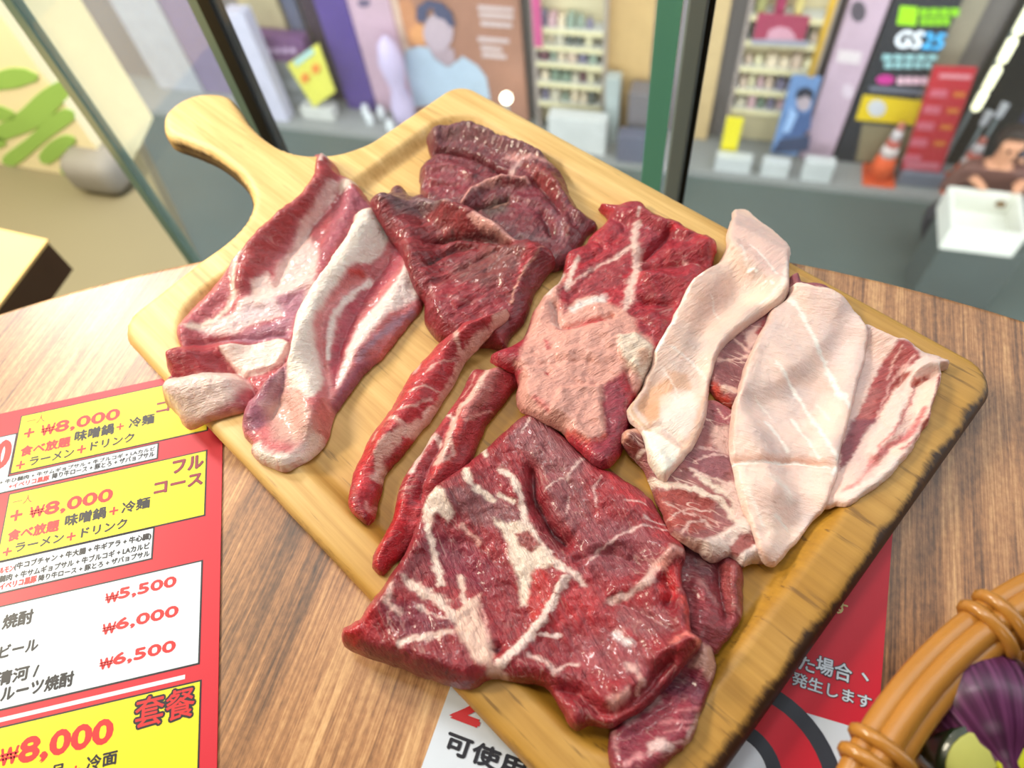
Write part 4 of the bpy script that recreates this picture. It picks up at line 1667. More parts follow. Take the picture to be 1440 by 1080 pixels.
# --- two folded slices of pork on the left
meat('pork_slice', 'pink pork slice with rolled lean edge and fat lump, leftmost beside the handle',
     [(440, 222), (447, 217), (462, 220), (472, 230), (479, 245), (490, 250), (503, 258), (512, 272), (520, 283), (530, 296), (540, 320), (525, 370), (490, 430), (450, 490),
      (420, 530), (390, 560), (365, 572), (340, 577), (320, 582), (295, 590), (270, 601), (257, 597), (247, 580), (232, 565), (230, 540), (239, 529), (234, 517), (237, 502), (253, 490),
      (247, 474), (248, 460), (262, 442), (282, 422), (302, 400), (320, 375), (330, 362), (345, 347), (355, 337), (370, 317), (405, 295), (435, 265), (441, 250), (439, 232)],
     0.0075, (178, 80, 88), [
         ('p', (190, 96, 104), [(330, 365), (345, 350), (335, 385), (325, 420), (310, 440), (285, 455), (255, 485), (247, 462), (270, 440), (300, 405)], 6),
         ('p', (168, 84, 100), [(500, 270), (520, 285), (532, 297), (500, 305), (490, 335), (470, 360), (455, 385), (450, 360), (465, 330), (470, 300), (480, 280)], 8),
         ('p', (228, 192, 188), [(425, 325), (445, 345), (452, 365), (448, 395), (430, 415), (400, 415), (382, 400), (390, 375), (410, 350)], 8),
         ('s', (230, 196, 190), [(472, 266), (455, 290), (437, 315), (425, 335), (415, 355), (400, 380), (388, 400), (365, 425)], 13, 5),
         ('p', (228, 196, 192), [(330, 440), (350, 420), (385, 405), (450, 395), (440, 415), (425, 430), (400, 445), (360, 455), (330, 470), (290, 470), (265, 462), (300, 455)], 7),
         ('p', (214, 192, 200), [(345, 435), (400, 425), (430, 415), (405, 440), (360, 452), (330, 458)], 10, 0, .7),
         ('p', (172, 112, 132), [(390, 422), (432, 410), (428, 430), (414, 455), (408, 478), (370, 482), (330, 487), (290, 484), (345, 468), (400, 447)], 9),
         ('p', (166, 54, 58), [(452, 232), (474, 235), (478, 250), (460, 272), (440, 305), (415, 330), (398, 352), (380, 375), (362, 395), (350, 408), (340, 406), (345, 380), (352, 350), (362, 325), (385, 305), (410, 290), (436, 268), (445, 250)], 6),
         ('s', (236, 206, 200), [(441, 226), (452, 221), (462, 228), (456, 240)], 8, 4),
         ('s', FC, [(345, 352), (338, 372), (335, 395), (330, 420), (315, 440), (296, 455), (270, 464)], 9, 5),
         ('p', (238, 208, 200), [(360, 400), (378, 385), (384, 400), (380, 425), (365, 432), (355, 420)], 5),
         ('p', FC, [(478, 264), (490, 250), (506, 258), (497, 268), (480, 276)], 6),
         ('p', (170, 52, 62), [(237, 500), (258, 489), (300, 482), (340, 490), (380, 482), (402, 478), (392, 486), (345, 500), (322, 515), (280, 525), (255, 531), (238, 525)], 6),
         ('p', (240, 210, 200), [(230, 540), (258, 530), (275, 525), (320, 522), (345, 535), (352, 545), (330, 565), (300, 580), (270, 595), (250, 590), (235, 565)], 7),
         ('s', (222, 152, 134), [(232, 555), (245, 580), (262, 597), (290, 588), (335, 575)], 9, 7),
         ('p', (244, 218, 208), [(316, 500), (340, 492), (360, 487), (392, 477), (402, 481), (410, 486), (405, 502), (395, 516), (370, 527), (345, 531), (332, 526), (325, 512)], 3),
     ], [
         ('b', [(456, 232), (455, 260), (430, 295), (395, 325), (370, 350), (352, 385), (345, 402)], 17, 8.0),
         ('b', [(503, 268), (490, 310), (466, 360), (448, 400)], 18, 5.0),
         ('b', [(470, 276), (435, 325), (405, 365), (388, 400)], 6, -3.0),
         ('b', [(330, 370), (315, 410), (280, 445), (258, 470)], 12, 3.0),
         ('b', [(243, 508), (280, 503), (330, 495)], 15, 6.0),
         ('b', [(245, 560), (280, 550), (325, 545)], 20, 8.0),
         ('b', [(240, 529), (280, 525), (330, 520), (350, 540), (358, 560)], 5, -4.0),
         ('b', [(250, 487), (300, 478), (350, 475), (400, 468)], 5, -3.5),
         ('r', [(316, 500), (360, 487), (402, 481), (410, 486), (395, 516), (345, 531), (325, 512)], 3, 2.6),
         ('b', [(340, 430), (390, 425), (430, 405)], 10, 2.5),
     ], D(60), M_PORK, seed=1, rib=0.2, lump=0.001, fs=1.7, warp=0.0008)

meat('pork_slice', 'pink pork slice with thick white fat stripe, draped over its neighbour on the left',
     [(495, 307), (502, 300), (530, 296), (555, 300), (575, 307), (584, 320), (588, 335), (599, 337), (601, 346), (595, 355), (599, 375), (599, 397), (596, 418), (590, 435), (577, 450),
      (552, 482), (535, 503), (512, 522), (492, 550), (470, 582), (461, 612), (457, 620), (440, 640), (420, 652), (399, 661), (382, 657), (362, 647), (352, 635), (354, 625), (342, 612),
      (339, 590), (340, 575), (350, 557), (370, 537), (390, 520), (405, 505), (409, 485), (412, 460), (415, 448), (430, 425), (452, 390), (470, 362), (490, 335), (495, 317)],
     0.008, (200, 108, 112), [
         ('p', (212, 122, 128), [(548, 298), (578, 310), (586, 330), (570, 345), (550, 325)], 8),
         ('p', (176, 66, 82), [(553, 312), (580, 325), (586, 340), (575, 358), (560, 385), (535, 410), (515, 430), (500, 455), (490, 480), (478, 520), (470, 545), (464, 520), (469, 490), (477, 460), (489, 430), (510, 410), (530, 395), (545, 370), (555, 340)], 6),
         ('p', (244, 230, 219), [(495, 315), (503, 300), (530, 299), (546, 310), (552, 330), (546, 346), (535, 365), (520, 376), (500, 382), (485, 400), (470, 420), (460, 445), (452, 470), (450, 500), (455, 520), (458, 545), (450, 570), (440, 575), (425, 560), (410, 552), (405, 540), (408, 510), (410, 480), (413, 455), (425, 430), (450, 395), (475, 355), (490, 335)], 4),
         ('s', (222, 140, 140), [(512, 392), (490, 408), (470, 430), (458, 452), (453, 485), (459, 525), (465, 560), (463, 600)], 9, 4),
         ('s', (206, 70, 62), [(497, 392), (508, 389)], 8, 5),
         ('s', (240, 222, 216), [(520, 398), (502, 411), (486, 431), (473, 452), (466, 478), (463, 505)], 8, 4),
         ('p', (241, 218, 212), [(590, 350), (599, 375), (598, 410), (576, 427), (550, 447), (535, 462), (512, 490), (495, 512), (485, 532), (474, 548), (479, 520), (495, 482), (506, 456), (530, 432), (560, 402), (575, 375)], 6),
         ('s', (178, 132, 152), [(580, 437), (552, 460), (528, 482), (505, 510)], 9, 7),
         ('s', (172, 60, 56), [(599, 412), (586, 440), (562, 468), (545, 488)], 6, 4),
         ('p', (160, 84, 104), [(530, 500), (512, 522), (492, 550), (470, 585), (465, 570), (482, 540), (505, 512)], 5),
         ('p', (164, 96, 114), [(340, 598), (343, 568), (372, 540), (400, 514), (407, 520), (408, 548), (396, 568), (376, 598), (356, 612)], 7),
         ('s', (214, 164, 164), [(400, 530), (388, 552), (372, 572)], 6, 6, .7),
         ('p', (218, 168, 156), [(375, 575), (405, 553), (430, 565), (447, 590), (450, 615), (420, 630), (385, 620)], 12),
         ('s', (232, 184, 172), [(410, 548), (425, 570), (440, 590)], 9, 8),
         ('s', (244, 226, 214), [(360, 632), (378, 645), (400, 650), (425, 640), (446, 622)], 18, 9),
         ('s', FW, [(596, 340), (597, 348)], 8, 3),
     ], [
         ('b', [(522, 318), (495, 360), (460, 410), (438, 460), (428, 510), (436, 560), (445, 600)], 26, 8.5),
         ('b', [(512, 392), (480, 418), (460, 450), (455, 500), (464, 560)], 5, -3.0),
         ('b', [(545, 370), (505, 430), (480, 490), (470, 545)], 8, -2.0),
         ('b', [(582, 370), (545, 440), (505, 495)], 15, 4.0),
         ('b', [(355, 585), (385, 545)], 14, 3.0),
         ('b', [(405, 505), (400, 545), (380, 590)], 5, -2.5),
         ('b', [(365, 640), (400, 652), (440, 630)], 8, 1.5),
     ], D(55), M_PORK, seed=2, rib=0.15, lump=0.0009, fs=1.5, warp=0.0007)

# --- dark beef at the back
meat('beef_piece', 'dark maroon folded beef piece at the back corner of the board',
     [(600, 192), (620, 182), (645, 180), (670, 176), (685, 181), (705, 195), (732, 204), (755, 207), (770, 219), (775, 230), (790, 242), (797, 257), (805, 280), (820, 300), (841, 315),
      (826, 328), (812, 350), (795, 372), (760, 378), (700, 360), (650, 340), (610, 310), (592, 280), (590, 255), (589, 242), (597, 229), (606, 222), (601, 205)],
     0.010, (120, 42, 52), [
         ('p', (124, 66, 74), [(600, 192), (640, 180), (680, 178), (710, 196), (770, 218), (778, 234), (745, 232), (715, 222), (690, 210), (650, 200), (610, 208)], 8),
         ('p', (142, 46, 60), [(597, 230), (640, 232), (668, 250), (655, 275), (625, 284), (595, 265)], 8),
         ('p', (112, 34, 46), [(606, 206), (650, 203), (690, 215), (712, 245), (690, 240), (650, 222), (610, 214)], 6),
         ('s', (226, 158, 150), [(652, 288), (664, 274), (690, 262), (715, 256), (742, 260)], 10, 5),
         ('s', (212, 168, 168), [(718, 250), (724, 240), (730, 232)], 14, 8),
         ('s', (214, 150, 148), [(716, 226), (742, 230), (775, 233)], 11, 7),
         ('p', (150, 52, 54), [(735, 238), (768, 240), (790, 268), (780, 285), (755, 262)], 8),
         ('p', (92, 60, 56), [(664, 292), (690, 282), (716, 276), (712, 300), (690, 308)], 8),
         ('s', (176, 130, 112), [(694, 290), (712, 288)], 7, 6, .7),
         ('p', (132, 46, 60), [(720, 270), (760, 262), (790, 290), (795, 330), (760, 310), (725, 305)], 10),
         ('s', (160, 120, 130), [(775, 290), (790, 320), (786, 345)], 5, 6, .5),
         ('s', (150, 120, 124), [(735, 335), (770, 338)], 8, 8, .5),
         ('s', (180, 120, 120), [(608, 240), (640, 236), (662, 240)], 3, 4, .6),
     ], [
         ('b', [(608, 196), (650, 188), (690, 196), (730, 214), (768, 226)], 15, 6.5),
         ('b', [(608, 213), (650, 216), (685, 232), (714, 250)], 5, -6.0),
         ('b', [(600, 243), (635, 238), (665, 250)], 9, 3.0),
         ('b', [(654, 288), (672, 270), (705, 258), (740, 259)], 7, 4.5),
         ('b', [(667, 293), (695, 284), (716, 279)], 8, -5.5),
         ('b', [(745, 236), (785, 265), (815, 305)], 11, 4.0),
         ('b', [(752, 256), (776, 280), (790, 300)], 5, -4.0),
         ('b', [(762, 300), (776, 330)], 5, -3.0), ('b', [(790, 290), (800, 330)], 6, 2.5),
         ('b', [(722, 280), (760, 285)], 8, 2.5), ('b', [(600, 262), (640, 262)], 5, -2.5),
     ], D(100), M_DARK, seed=3, fs=1.4, lump=0.0016)

meat('beef_piece', 'deep red stringy beef piece with a pink fat tip, second from the back corner',
     [(520, 287), (535, 280), (547, 272), (550, 265), (565, 261), (572, 267), (580, 275), (592, 272), (602, 277), (620, 285), (650, 289), (675, 300), (705, 317), (727, 337), (745, 337),
      (765, 345), (779, 357), (778, 372), (770, 382), (752, 407), (745, 430), (737, 450), (727, 460), (715, 475), (710, 490), (692, 486), (670, 485), (640, 482), (615, 475), (602, 460), (595, 445),
      (594, 420), (580, 400), (560, 350), (535, 312)],
     0.012, (142, 40, 48), [
         ('p', (122, 78, 82), [(530, 284), (550, 263), (567, 260), (600, 278), (645, 292), (610, 304), (565, 302)], 9),
         ('s', (170, 138, 142), [(560, 282), (600, 288), (635, 292)], 8, 8, .6),
         ('p', (146, 50, 54), [(580, 305), (640, 300), (680, 320), (660, 335), (620, 330), (590, 335)], 8),
         ('p', (230, 166, 156), [(660, 314), (678, 303), (704, 317), (728, 338), (702, 340), (682, 332)], 4),
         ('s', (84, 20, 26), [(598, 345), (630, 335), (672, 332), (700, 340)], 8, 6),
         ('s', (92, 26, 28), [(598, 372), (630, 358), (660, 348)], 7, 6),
         ('p', (132, 62, 62), [(640, 380), (690, 345), (740, 345), (728, 390), (690, 412), (640, 405)], 14),
         ('p', (150, 40, 52), [(600, 410), (640, 400), (690, 415), (720, 440), (690, 470), (640, 475), (605, 455)], 10),
         ('s', (184, 44, 54), [(750, 348), (738, 380), (728, 405)], 10, 6),
         ('s', (224, 160, 142), [(764, 347), (742, 385), (725, 412), (719, 430)], 3, 2),
         ('p', (128, 36, 50), [(760, 350), (779, 358), (765, 390), (745, 430), (715, 480), (705, 480), (722, 430), (738, 395)], 5),
         ('s', (200, 150, 148), [(605, 405), (612, 425)], 4, 4, .5),
         ('s', (190, 130, 128), [(630, 428), (665, 432), (690, 425)], 3, 4, .5),
     ], [
         ('b', [(540, 285), (600, 290), (650, 302), (700, 325)], 15, 5.0),
         ('b', [(600, 340), (640, 335), (680, 336), (715, 343)], 5, -5.5),
         ('b', [(602, 368), (640, 352), (670, 345)], 5, -3.5),
         ('b', [(620, 440), (680, 410), (735, 370)], 32, 5.0),
         ('b', [(764, 350), (742, 388), (722, 430)], 4, 1.5),
         ('b', [(615, 400), (660, 375), (700, 355)], 4, -1.8),
         ('b', [(640, 410), (690, 385)], 4, -1.5), ('b', [(650, 440), (700, 410)], 4, -1.5),
     ], D(78), M_DARK, seed=4, fs=1.4, lump=0.0014)

# --- two narrow strips in the middle
meat('beef_strip', 'narrow red beef strip with pale fat edge, between the pork and its twin strip',
     [(717, 431), (712, 445), (690, 466), (670, 487), (650, 512), (640, 532), (625, 556), (610, 580), (590, 605), (570, 630), (548, 655), (538, 670), (536, 684), (530, 705), (524, 730), (515, 735),
      (497, 722), (487, 707), (490, 687), (495, 667), (507, 637), (515, 617), (527, 600), (545, 580), (562, 550), (577, 527), (595, 500), (615, 475), (640, 461), (650, 454), (675, 447), (695, 440)],
     0.0115, (180, 44, 54), [
         ('p', (196, 40, 50), [(500, 640), (520, 610), (545, 590), (535, 640), (520, 690), (500, 690)], 8),
         ('s', (232, 178, 164), [(713, 437), (692, 454), (670, 476), (652, 500), (642, 520), (627, 547), (607, 575), (585, 598), (562, 612)], 13, 5),
         ('s', (232, 184, 170), [(570, 608), (548, 622), (536, 642), (530, 668)], 12, 5),
         ('s', (228, 172, 160), [(640, 462), (643, 480), (650, 498)], 8, 5),
         ('s', (226, 166, 156), [(640, 505), (615, 520), (600, 530)], 3, 3), ('s', (226, 170, 158), [(620, 550), (600, 548), (580, 556)], 3, 3),
         ('s', (222, 160, 150), [(605, 560), (585, 575), (560, 580)], 4, 3), ('s', (216, 160, 156), [(590, 508), (582, 522)], 6, 4),
         ('s', (226, 170, 158), [(548, 590), (570, 600)], 5, 4), ('s', (222, 158, 148), [(530, 608), (524, 620)], 5, 4),
         ('s', (216, 140, 134), [(512, 705), (518, 716), (524, 708)], 5, 3), ('s', (150, 30, 42), [(500, 700), (510, 725)], 12, 8),
     ], [
         ('b', [(700, 442), (640, 490), (585, 560), (535, 640)], 18, 3.0),
         ('b', [(648, 500), (615, 555), (580, 600)], 4, -1.2), ('b', [(530, 655), (535, 630), (560, 605)], 6, 1.5),
     ], D(50), M_BEEF, seed=5, lump=0.0006, slope=0.5)

meat('beef_strip', 'narrow red beef strip with ragged fat streaks, tucked under the large steak',
     [(662, 500), (675, 501), (690, 505), (702, 503), (714, 508), (728, 516), (736, 523), (732, 532), (720, 546), (710, 562), (694, 582), (682, 597), (676, 614), (660, 650), (620, 720), (580, 770),
      (545, 800), (531, 807), (521, 796), (522, 782), (532, 762), (542, 737), (550, 707), (555, 687), (562, 667), (577, 642), (590, 627), (595, 617), (610, 595), (625, 575), (640, 552), (650, 527), (655, 510)],
     0.0095, (174, 54, 62), [
         ('p', (196, 112, 108), [(690, 510), (712, 512), (690, 560), (665, 590), (645, 605), (660, 570), (680, 540)], 8),
         ('p', (186, 32, 42), [(548, 712), (590, 690), (575, 740), (548, 795), (524, 798), (534, 755)], 8),
         ('s', (234, 186, 172), [(692, 511), (684, 532), (672, 555), (655, 573), (642, 590), (636, 612), (628, 638), (618, 660)], 10, 5),
         ('s', (240, 204, 190), [(640, 588), (620, 580)], 6, 4),
         ('s', (236, 206, 198), [(606, 618), (596, 634), (585, 655), (580, 666)], 10, 6), ('s', (230, 190, 182), [(612, 612), (622, 630)], 6, 4),
         ('s', (244, 218, 206), [(652, 526), (660, 520)], 9, 2), ('s', (226, 160, 150), [(646, 535), (650, 530)], 8, 3),
         ('s', (224, 160, 152), [(668, 525), (664, 545), (650, 560)], 3, 3), ('s', (222, 150, 142), [(655, 600), (668, 590), (688, 575)], 3, 3),
         ('s', (220, 150, 140), [(560, 690), (590, 688)], 3, 3), ('s', (152, 40, 52), [(600, 665), (580, 710)], 10, 8),
         ('s', (206, 62, 62), [(650, 600), (640, 640), (615, 675)], 8, 6),
         ('s', (230, 180, 168), [(635, 620), (640, 640), (625, 655)], 5, 4),
     ], [
         ('b', [(705, 514), (672, 560), (640, 620), (612, 680)], 13, 5.0),
         ('b', [(612, 610), (575, 670), (540, 760)], 15, 3.5),
         ('b', [(640, 585), (610, 650), (590, 700)], 5, -2.5),
         ('b', [(655, 522)], 6, 3.0), ('b', [(647, 534)], 6, 2.5),
     ], D(48), M_BEEF, seed=6, lump=0.0008, slope=0.5)

# --- pieces under the large steak
meat('beef_slice', 'brownish red beef slice peeking out to the right from under the large steak',
     [(925, 790), (950, 765), (985, 762), (1020, 776), (1043, 790), (1046, 812), (1046, 845), (1045, 867), (1033, 885), (1018, 905), (1003, 922), (975, 935), (940, 925), (915, 870)],
     0.0075, (146, 58, 66), [
         ('p', (108, 40, 50), [(965, 770), (1005, 780), (1012, 820), (990, 815), (968, 800)], 12),
         ('p', (158, 70, 70), [(1015, 790), (1045, 800), (1045, 860), (1025, 860), (1014, 825)], 8),
         ('p', (164, 62, 72), [(970, 840), (1000, 830), (1010, 870), (985, 890)], 10),
         ('s', (204, 148, 146), [(985, 820), (998, 838), (1010, 850)], 5, 5, .6), ('s', (204, 150, 146), [(1030, 850), (1042, 862)], 4, 4, .6),
     ], [('b', [(1010, 790), (1016, 830), (1022, 865)], 6, -4.0), ('b', [(1032, 800), (1034, 850)], 10, 2.5), ('b', [(985, 830), (990, 880)], 14, 3.0)],
     D(20), M_BEEF, seed=7)

meat('beef_slice', 'purplish red beef slice hanging toward the bottom rim below the large steak',
     [(960, 895), (995, 900), (1004, 912), (1008, 935), (1003, 960), (995, 982), (983, 1010), (977, 1035), (960, 1055), (928, 1082), (900, 1102), (872, 1098), (856, 1075), (856, 1040), (858, 1015), (850, 970), (880, 930), (920, 905)],
     0.007, (140, 46, 64), [
         ('p', (112, 46, 66), [(940, 945), (985, 955), (990, 975), (960, 985), (930, 970)], 10),
         ('p', (226, 172, 158), [(985, 905), (1003, 912), (1008, 938), (1000, 955), (985, 940), (972, 938)], 8),
         ('s', (204, 160, 158), [(925, 985), (900, 1000), (882, 1015)], 9, 8, .8),
         ('s', (226, 190, 188), [(915, 1052), (928, 1046), (938, 1050)], 11, 6), ('s', (226, 186, 182), [(985, 1005), (972, 1030), (968, 1048)], 6, 5),
         ('s', (216, 160, 160), [(940, 1045), (960, 1042), (975, 1046)], 3, 3), ('s', (206, 130, 136), [(878, 1075), (900, 1062)], 5, 4),
         ('s', (206, 120, 128), [(950, 1000), (985, 995)], 2.5, 3), ('s', (206, 120, 128), [(930, 1018), (975, 1015)], 2.5, 3), ('s', (206, 120, 128), [(935, 1030), (970, 1025)], 2.5, 3),
         ('s', (210, 150, 152), [(862, 1030), (868, 1060)], 4, 4, .7),
     ], [('b', [(995, 920), (985, 945)], 9, 3.5), ('b', [(860, 1030), (900, 1015), (940, 985)], 7, 2.0), ('b', [(930, 1040), (960, 1010)], 18, 1.5)],
     D(20), M_BEEF, seed=8)

# --- the large steak in front
meat('beef_steak', 'large marbled red beef steak with a cut slit, lying over the front rim',
     [(732, 580), (745, 576), (760, 585), (780, 600), (800, 620), (820, 640), (840, 655), (860, 664), (880, 675), (900, 687), (917, 702), (930, 722), (945, 747), (962, 765), (966, 780), (961, 795), (960, 812),
      (968, 835), (972, 860), (975, 888), (990, 900), (985, 911), (970, 927), (945, 960), (927, 977), (905, 998), (878, 1012), (856, 1022), (827, 1020), (812, 1026), (797, 1015), (787, 995), (776, 976), (765, 964),
      (720, 957), (700, 953), (680, 958), (662, 968), (630, 962), (590, 950), (552, 935), (507, 920), (482, 907), (478, 892), (481, 880), (505, 867), (520, 845), (535, 822), (542, 805), (562, 775), (582, 737), (592, 712), (597, 697),
      (617, 675), (650, 647), (677, 622), (707, 600)],
     0.0115, (150, 40, 50), [
         # dry, brownish patches
         ('p', (142, 82, 88), [(725, 585), (760, 588), (800, 622), (832, 650), (815, 680), (790, 695), (765, 680), (742, 645), (715, 620)], 22, 0, .8),
         ('p', (136, 80, 84), [(625, 690), (660, 680), (700, 700), (736, 722), (732, 740), (705, 748), (675, 738), (645, 720)], 12, 0, .85),
         ('p', (140, 72, 78), [(768, 690), (822, 678), (835, 720), (805, 755), (778, 730)], 14, 0, .8),
         ('p', (142, 68, 78), [(820, 730), (880, 735), (940, 765), (920, 800), (870, 815), (815, 800)], 18, 0, .8),
         ('p', (146, 74, 80), [(870, 850), (940, 858), (950, 885), (905, 900), (868, 880)], 10, 0, .85),
         ('p', (154, 72, 80), [(800, 905), (860, 890), (920, 920), (915, 950), (860, 955), (810, 935)], 14, 0, .8),
         ('p', (134, 36, 58), [(595, 745), (650, 760), (700, 800), (690, 840), (640, 820), (605, 800)], 16, 0, .8),
         ('p', (120, 40, 58), [(535, 845), (590, 850), (640, 880), (600, 905), (545, 885)], 12, 0, .8),
         ('p', (112, 36, 50), [(500, 895), (550, 910), (620, 935), (650, 955), (590, 952), (510, 922)], 8, 0, .7),
         ('p', (186, 36, 46), [(480, 882), (505, 868), (530, 850), (520, 890), (495, 905)], 8),
         ('p', (182, 46, 48), [(742, 805), (770, 800), (775, 850), (750, 880), (738, 850)], 8),
         ('p', (176, 44, 52), [(790, 830), (830, 820), (850, 850), (800, 880), (770, 885)], 10),
         ('p', (182, 44, 54), [(840, 655), (880, 680), (925, 720), (950, 755), (900, 720), (860, 690)], 8, 0, .8),
         # fat seams
         ('p', FC, [(594, 712), (612, 680), (626, 690), (640, 722), (630, 735), (615, 722), (603, 735)], 6),
         ('s', (240, 210, 196), [(601, 715), (605, 740), (608, 765), (614, 795), (621, 822)], 12, 4),
         ('s', FC, [(655, 660), (663, 680), (680, 696), (692, 706)], 9, 4), ('s', FC, [(678, 626), (683, 643)], 7, 4),
         ('s', (238, 208, 196), [(705, 660), (722, 673), (729, 692), (733, 708), (742, 735), (757, 762), (772, 782), (792, 800)], 10, 4),
         ('s', FC, [(702, 697), (722, 706)], 8, 4),
         ('p', (238, 212, 194), [(692, 730), (712, 738), (735, 733), (748, 748), (762, 770), (780, 786), (772, 800), (750, 802), (743, 830), (742, 850), (732, 852), (730, 815), (718, 792), (714, 765)], 6),
         ('p', (150, 66, 62), [(726, 752), (744, 746), (762, 768), (748, 778), (732, 768)], 5),
         ('s', (240, 206, 192), [(575, 820), (600, 833), (622, 848), (640, 868), (656, 892)], 14, 5),
         ('s', (236, 200, 186), [(648, 812), (653, 838), (662, 862), (676, 886)], 9, 4),
         ('p', (238, 196, 178), [(640, 862), (655, 850), (676, 838), (672, 868), (690, 893), (697, 914), (690, 936), (668, 936), (656, 912), (642, 888)], 7),
         ('s', (232, 190, 180), [(551, 824), (548, 848), (563, 862)], 7, 5), ('s', (232, 196, 184), [(568, 903), (600, 896), (636, 892)], 8, 4), ('s', (238, 210, 200), [(566, 905), (574, 900)], 9, 5),
         ('s', (232, 196, 186), [(590, 855), (605, 862), (632, 872)], 4, 3), ('s', (226, 170, 160), [(650, 740), (665, 755), (675, 765)], 6, 4),
         ('s', (244, 214, 204), [(796, 815), (782, 835), (775, 852), (762, 874), (746, 894), (726, 915), (706, 936)], 12, 3),
         ('s', (240, 206, 196), [(790, 800), (805, 808), (822, 822)], 9, 5), ('s', (238, 206, 200), [(758, 894), (790, 894)], 5, 3),
         ('s', (234, 196, 188), [(742, 924), (766, 930), (775, 938), (775, 950)], 5, 4), ('s', (234, 196, 188), [(780, 943), (800, 935), (812, 936)], 6, 4),
         ('s', (232, 186, 172), [(690, 942), (710, 950)], 10, 6),
         ('s', (226, 186, 178), [(860, 846), (885, 836), (905, 822), (918, 806), (930, 790)], 11, 7), ('s', (222, 204, 206), [(864, 893), (885, 903)], 13, 7),
         ('s', (218, 160, 152), [(925, 798), (945, 776), (962, 772)], 10, 6),
         ('s', (228, 178, 172), [(880, 936), (895, 945), (908, 960)], 8, 5), ('s', (222, 160, 154), [(862, 990), (880, 975)], 12, 7), ('s', (232, 170, 158), [(905, 955), (896, 975)], 6, 4),
         ('s', (224, 182, 178), [(828, 790), (860, 765), (905, 742), (935, 745)], 3, 3), ('s', (224, 182, 178), [(800, 700), (798, 720), (794, 725)], 2.5, 2),
         ('s', (226, 190, 184), [(818, 645), (806, 662), (796, 675)], 5, 4), ('s', (224, 186, 180), [(765, 695), (778, 680), (790, 674)], 3, 2.5),
         ('s', (224, 180, 176), [(845, 672), (835, 690), (840, 715)], 3, 3), ('s', (222, 176, 172), [(880, 705), (910, 712)], 2.5, 2), ('s', (228, 196, 192), [(745, 590), (735, 610)], 4, 3),
         ('s', (224, 186, 182), [(905, 730), (935, 738)], 2.5, 2), ('s', (220, 160, 154), [(690, 905), (672, 840)], 3, 3),
         ('p', (186, 42, 48), [(936, 802), (960, 790), (960, 815), (950, 842), (928, 846), (926, 826)], 5), ('s', (230, 150, 140), [(930, 800), (948, 782), (962, 776)], 9, 5),
         ('s', (222, 120, 112), [(945, 905), (965, 892), (985, 902)], 7, 4), ('s', (206, 70, 66), [(960, 840), (968, 870), (968, 885)], 8, 5),
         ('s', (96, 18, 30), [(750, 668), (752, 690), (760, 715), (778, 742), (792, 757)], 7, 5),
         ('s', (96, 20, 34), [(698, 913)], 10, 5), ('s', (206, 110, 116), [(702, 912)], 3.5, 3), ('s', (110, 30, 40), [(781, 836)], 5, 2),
     ], [
         ('b', [(748, 660), (750, 690), (760, 716), (778, 743), (794, 760)], 7, -7.5),
         ('b', [(770, 690), (785, 725), (800, 745)], 10, 2.0),
         ('b', [(698, 913)], 6, -4.0),
         ('b', [(796, 815), (775, 852), (746, 894), (706, 936)], 7, 2.2),
         ('b', [(935, 815), (948, 830), (940, 848)], 7, -5.0), ('b', [(940, 780), (960, 785)], 9, 3.5),
         ('b', [(960, 845), (970, 885)], 9, 3.0), ('b', [(860, 848), (900, 860), (945, 885)], 6, -2.5), ('b', [(870, 830), (910, 815), (930, 790)], 8, 2.0),
         ('b', [(778, 972), (815, 976), (842, 1000), (862, 1006), (884, 1000), (912, 966), (945, 930)], 6, -5.0),
         ('b', [(740, 940), (800, 955), (860, 985), (895, 965)], 11, 2.5), ('b', [(800, 995), (830, 1010)], 14, 2.0),
         ('b', [(490, 890), (540, 840), (580, 770)], 12, 2.5), ('b', [(490, 893), (560, 915), (650, 945)], 14, 2.0),
         ('b', [(830, 770), (880, 760), (940, 770)], 8, 2.0), ('b', [(810, 790), (860, 780), (920, 800)], 6, -2.0),
         ('b', [(660, 760), (690, 790)], 10, -1.5), ('b', [(640, 770), (680, 830)], 8, -1.5), ('b', [(860, 700), (900, 740)], 16, 2.0),
         ('b', [(920, 925), (950, 905), (975, 900)], 6, 2.0),
     ], D(-20), M_BEEF, seed=9, sw=0.7, rnd=0.75, lump=0.0014, slope=0.42, h=0.00075)

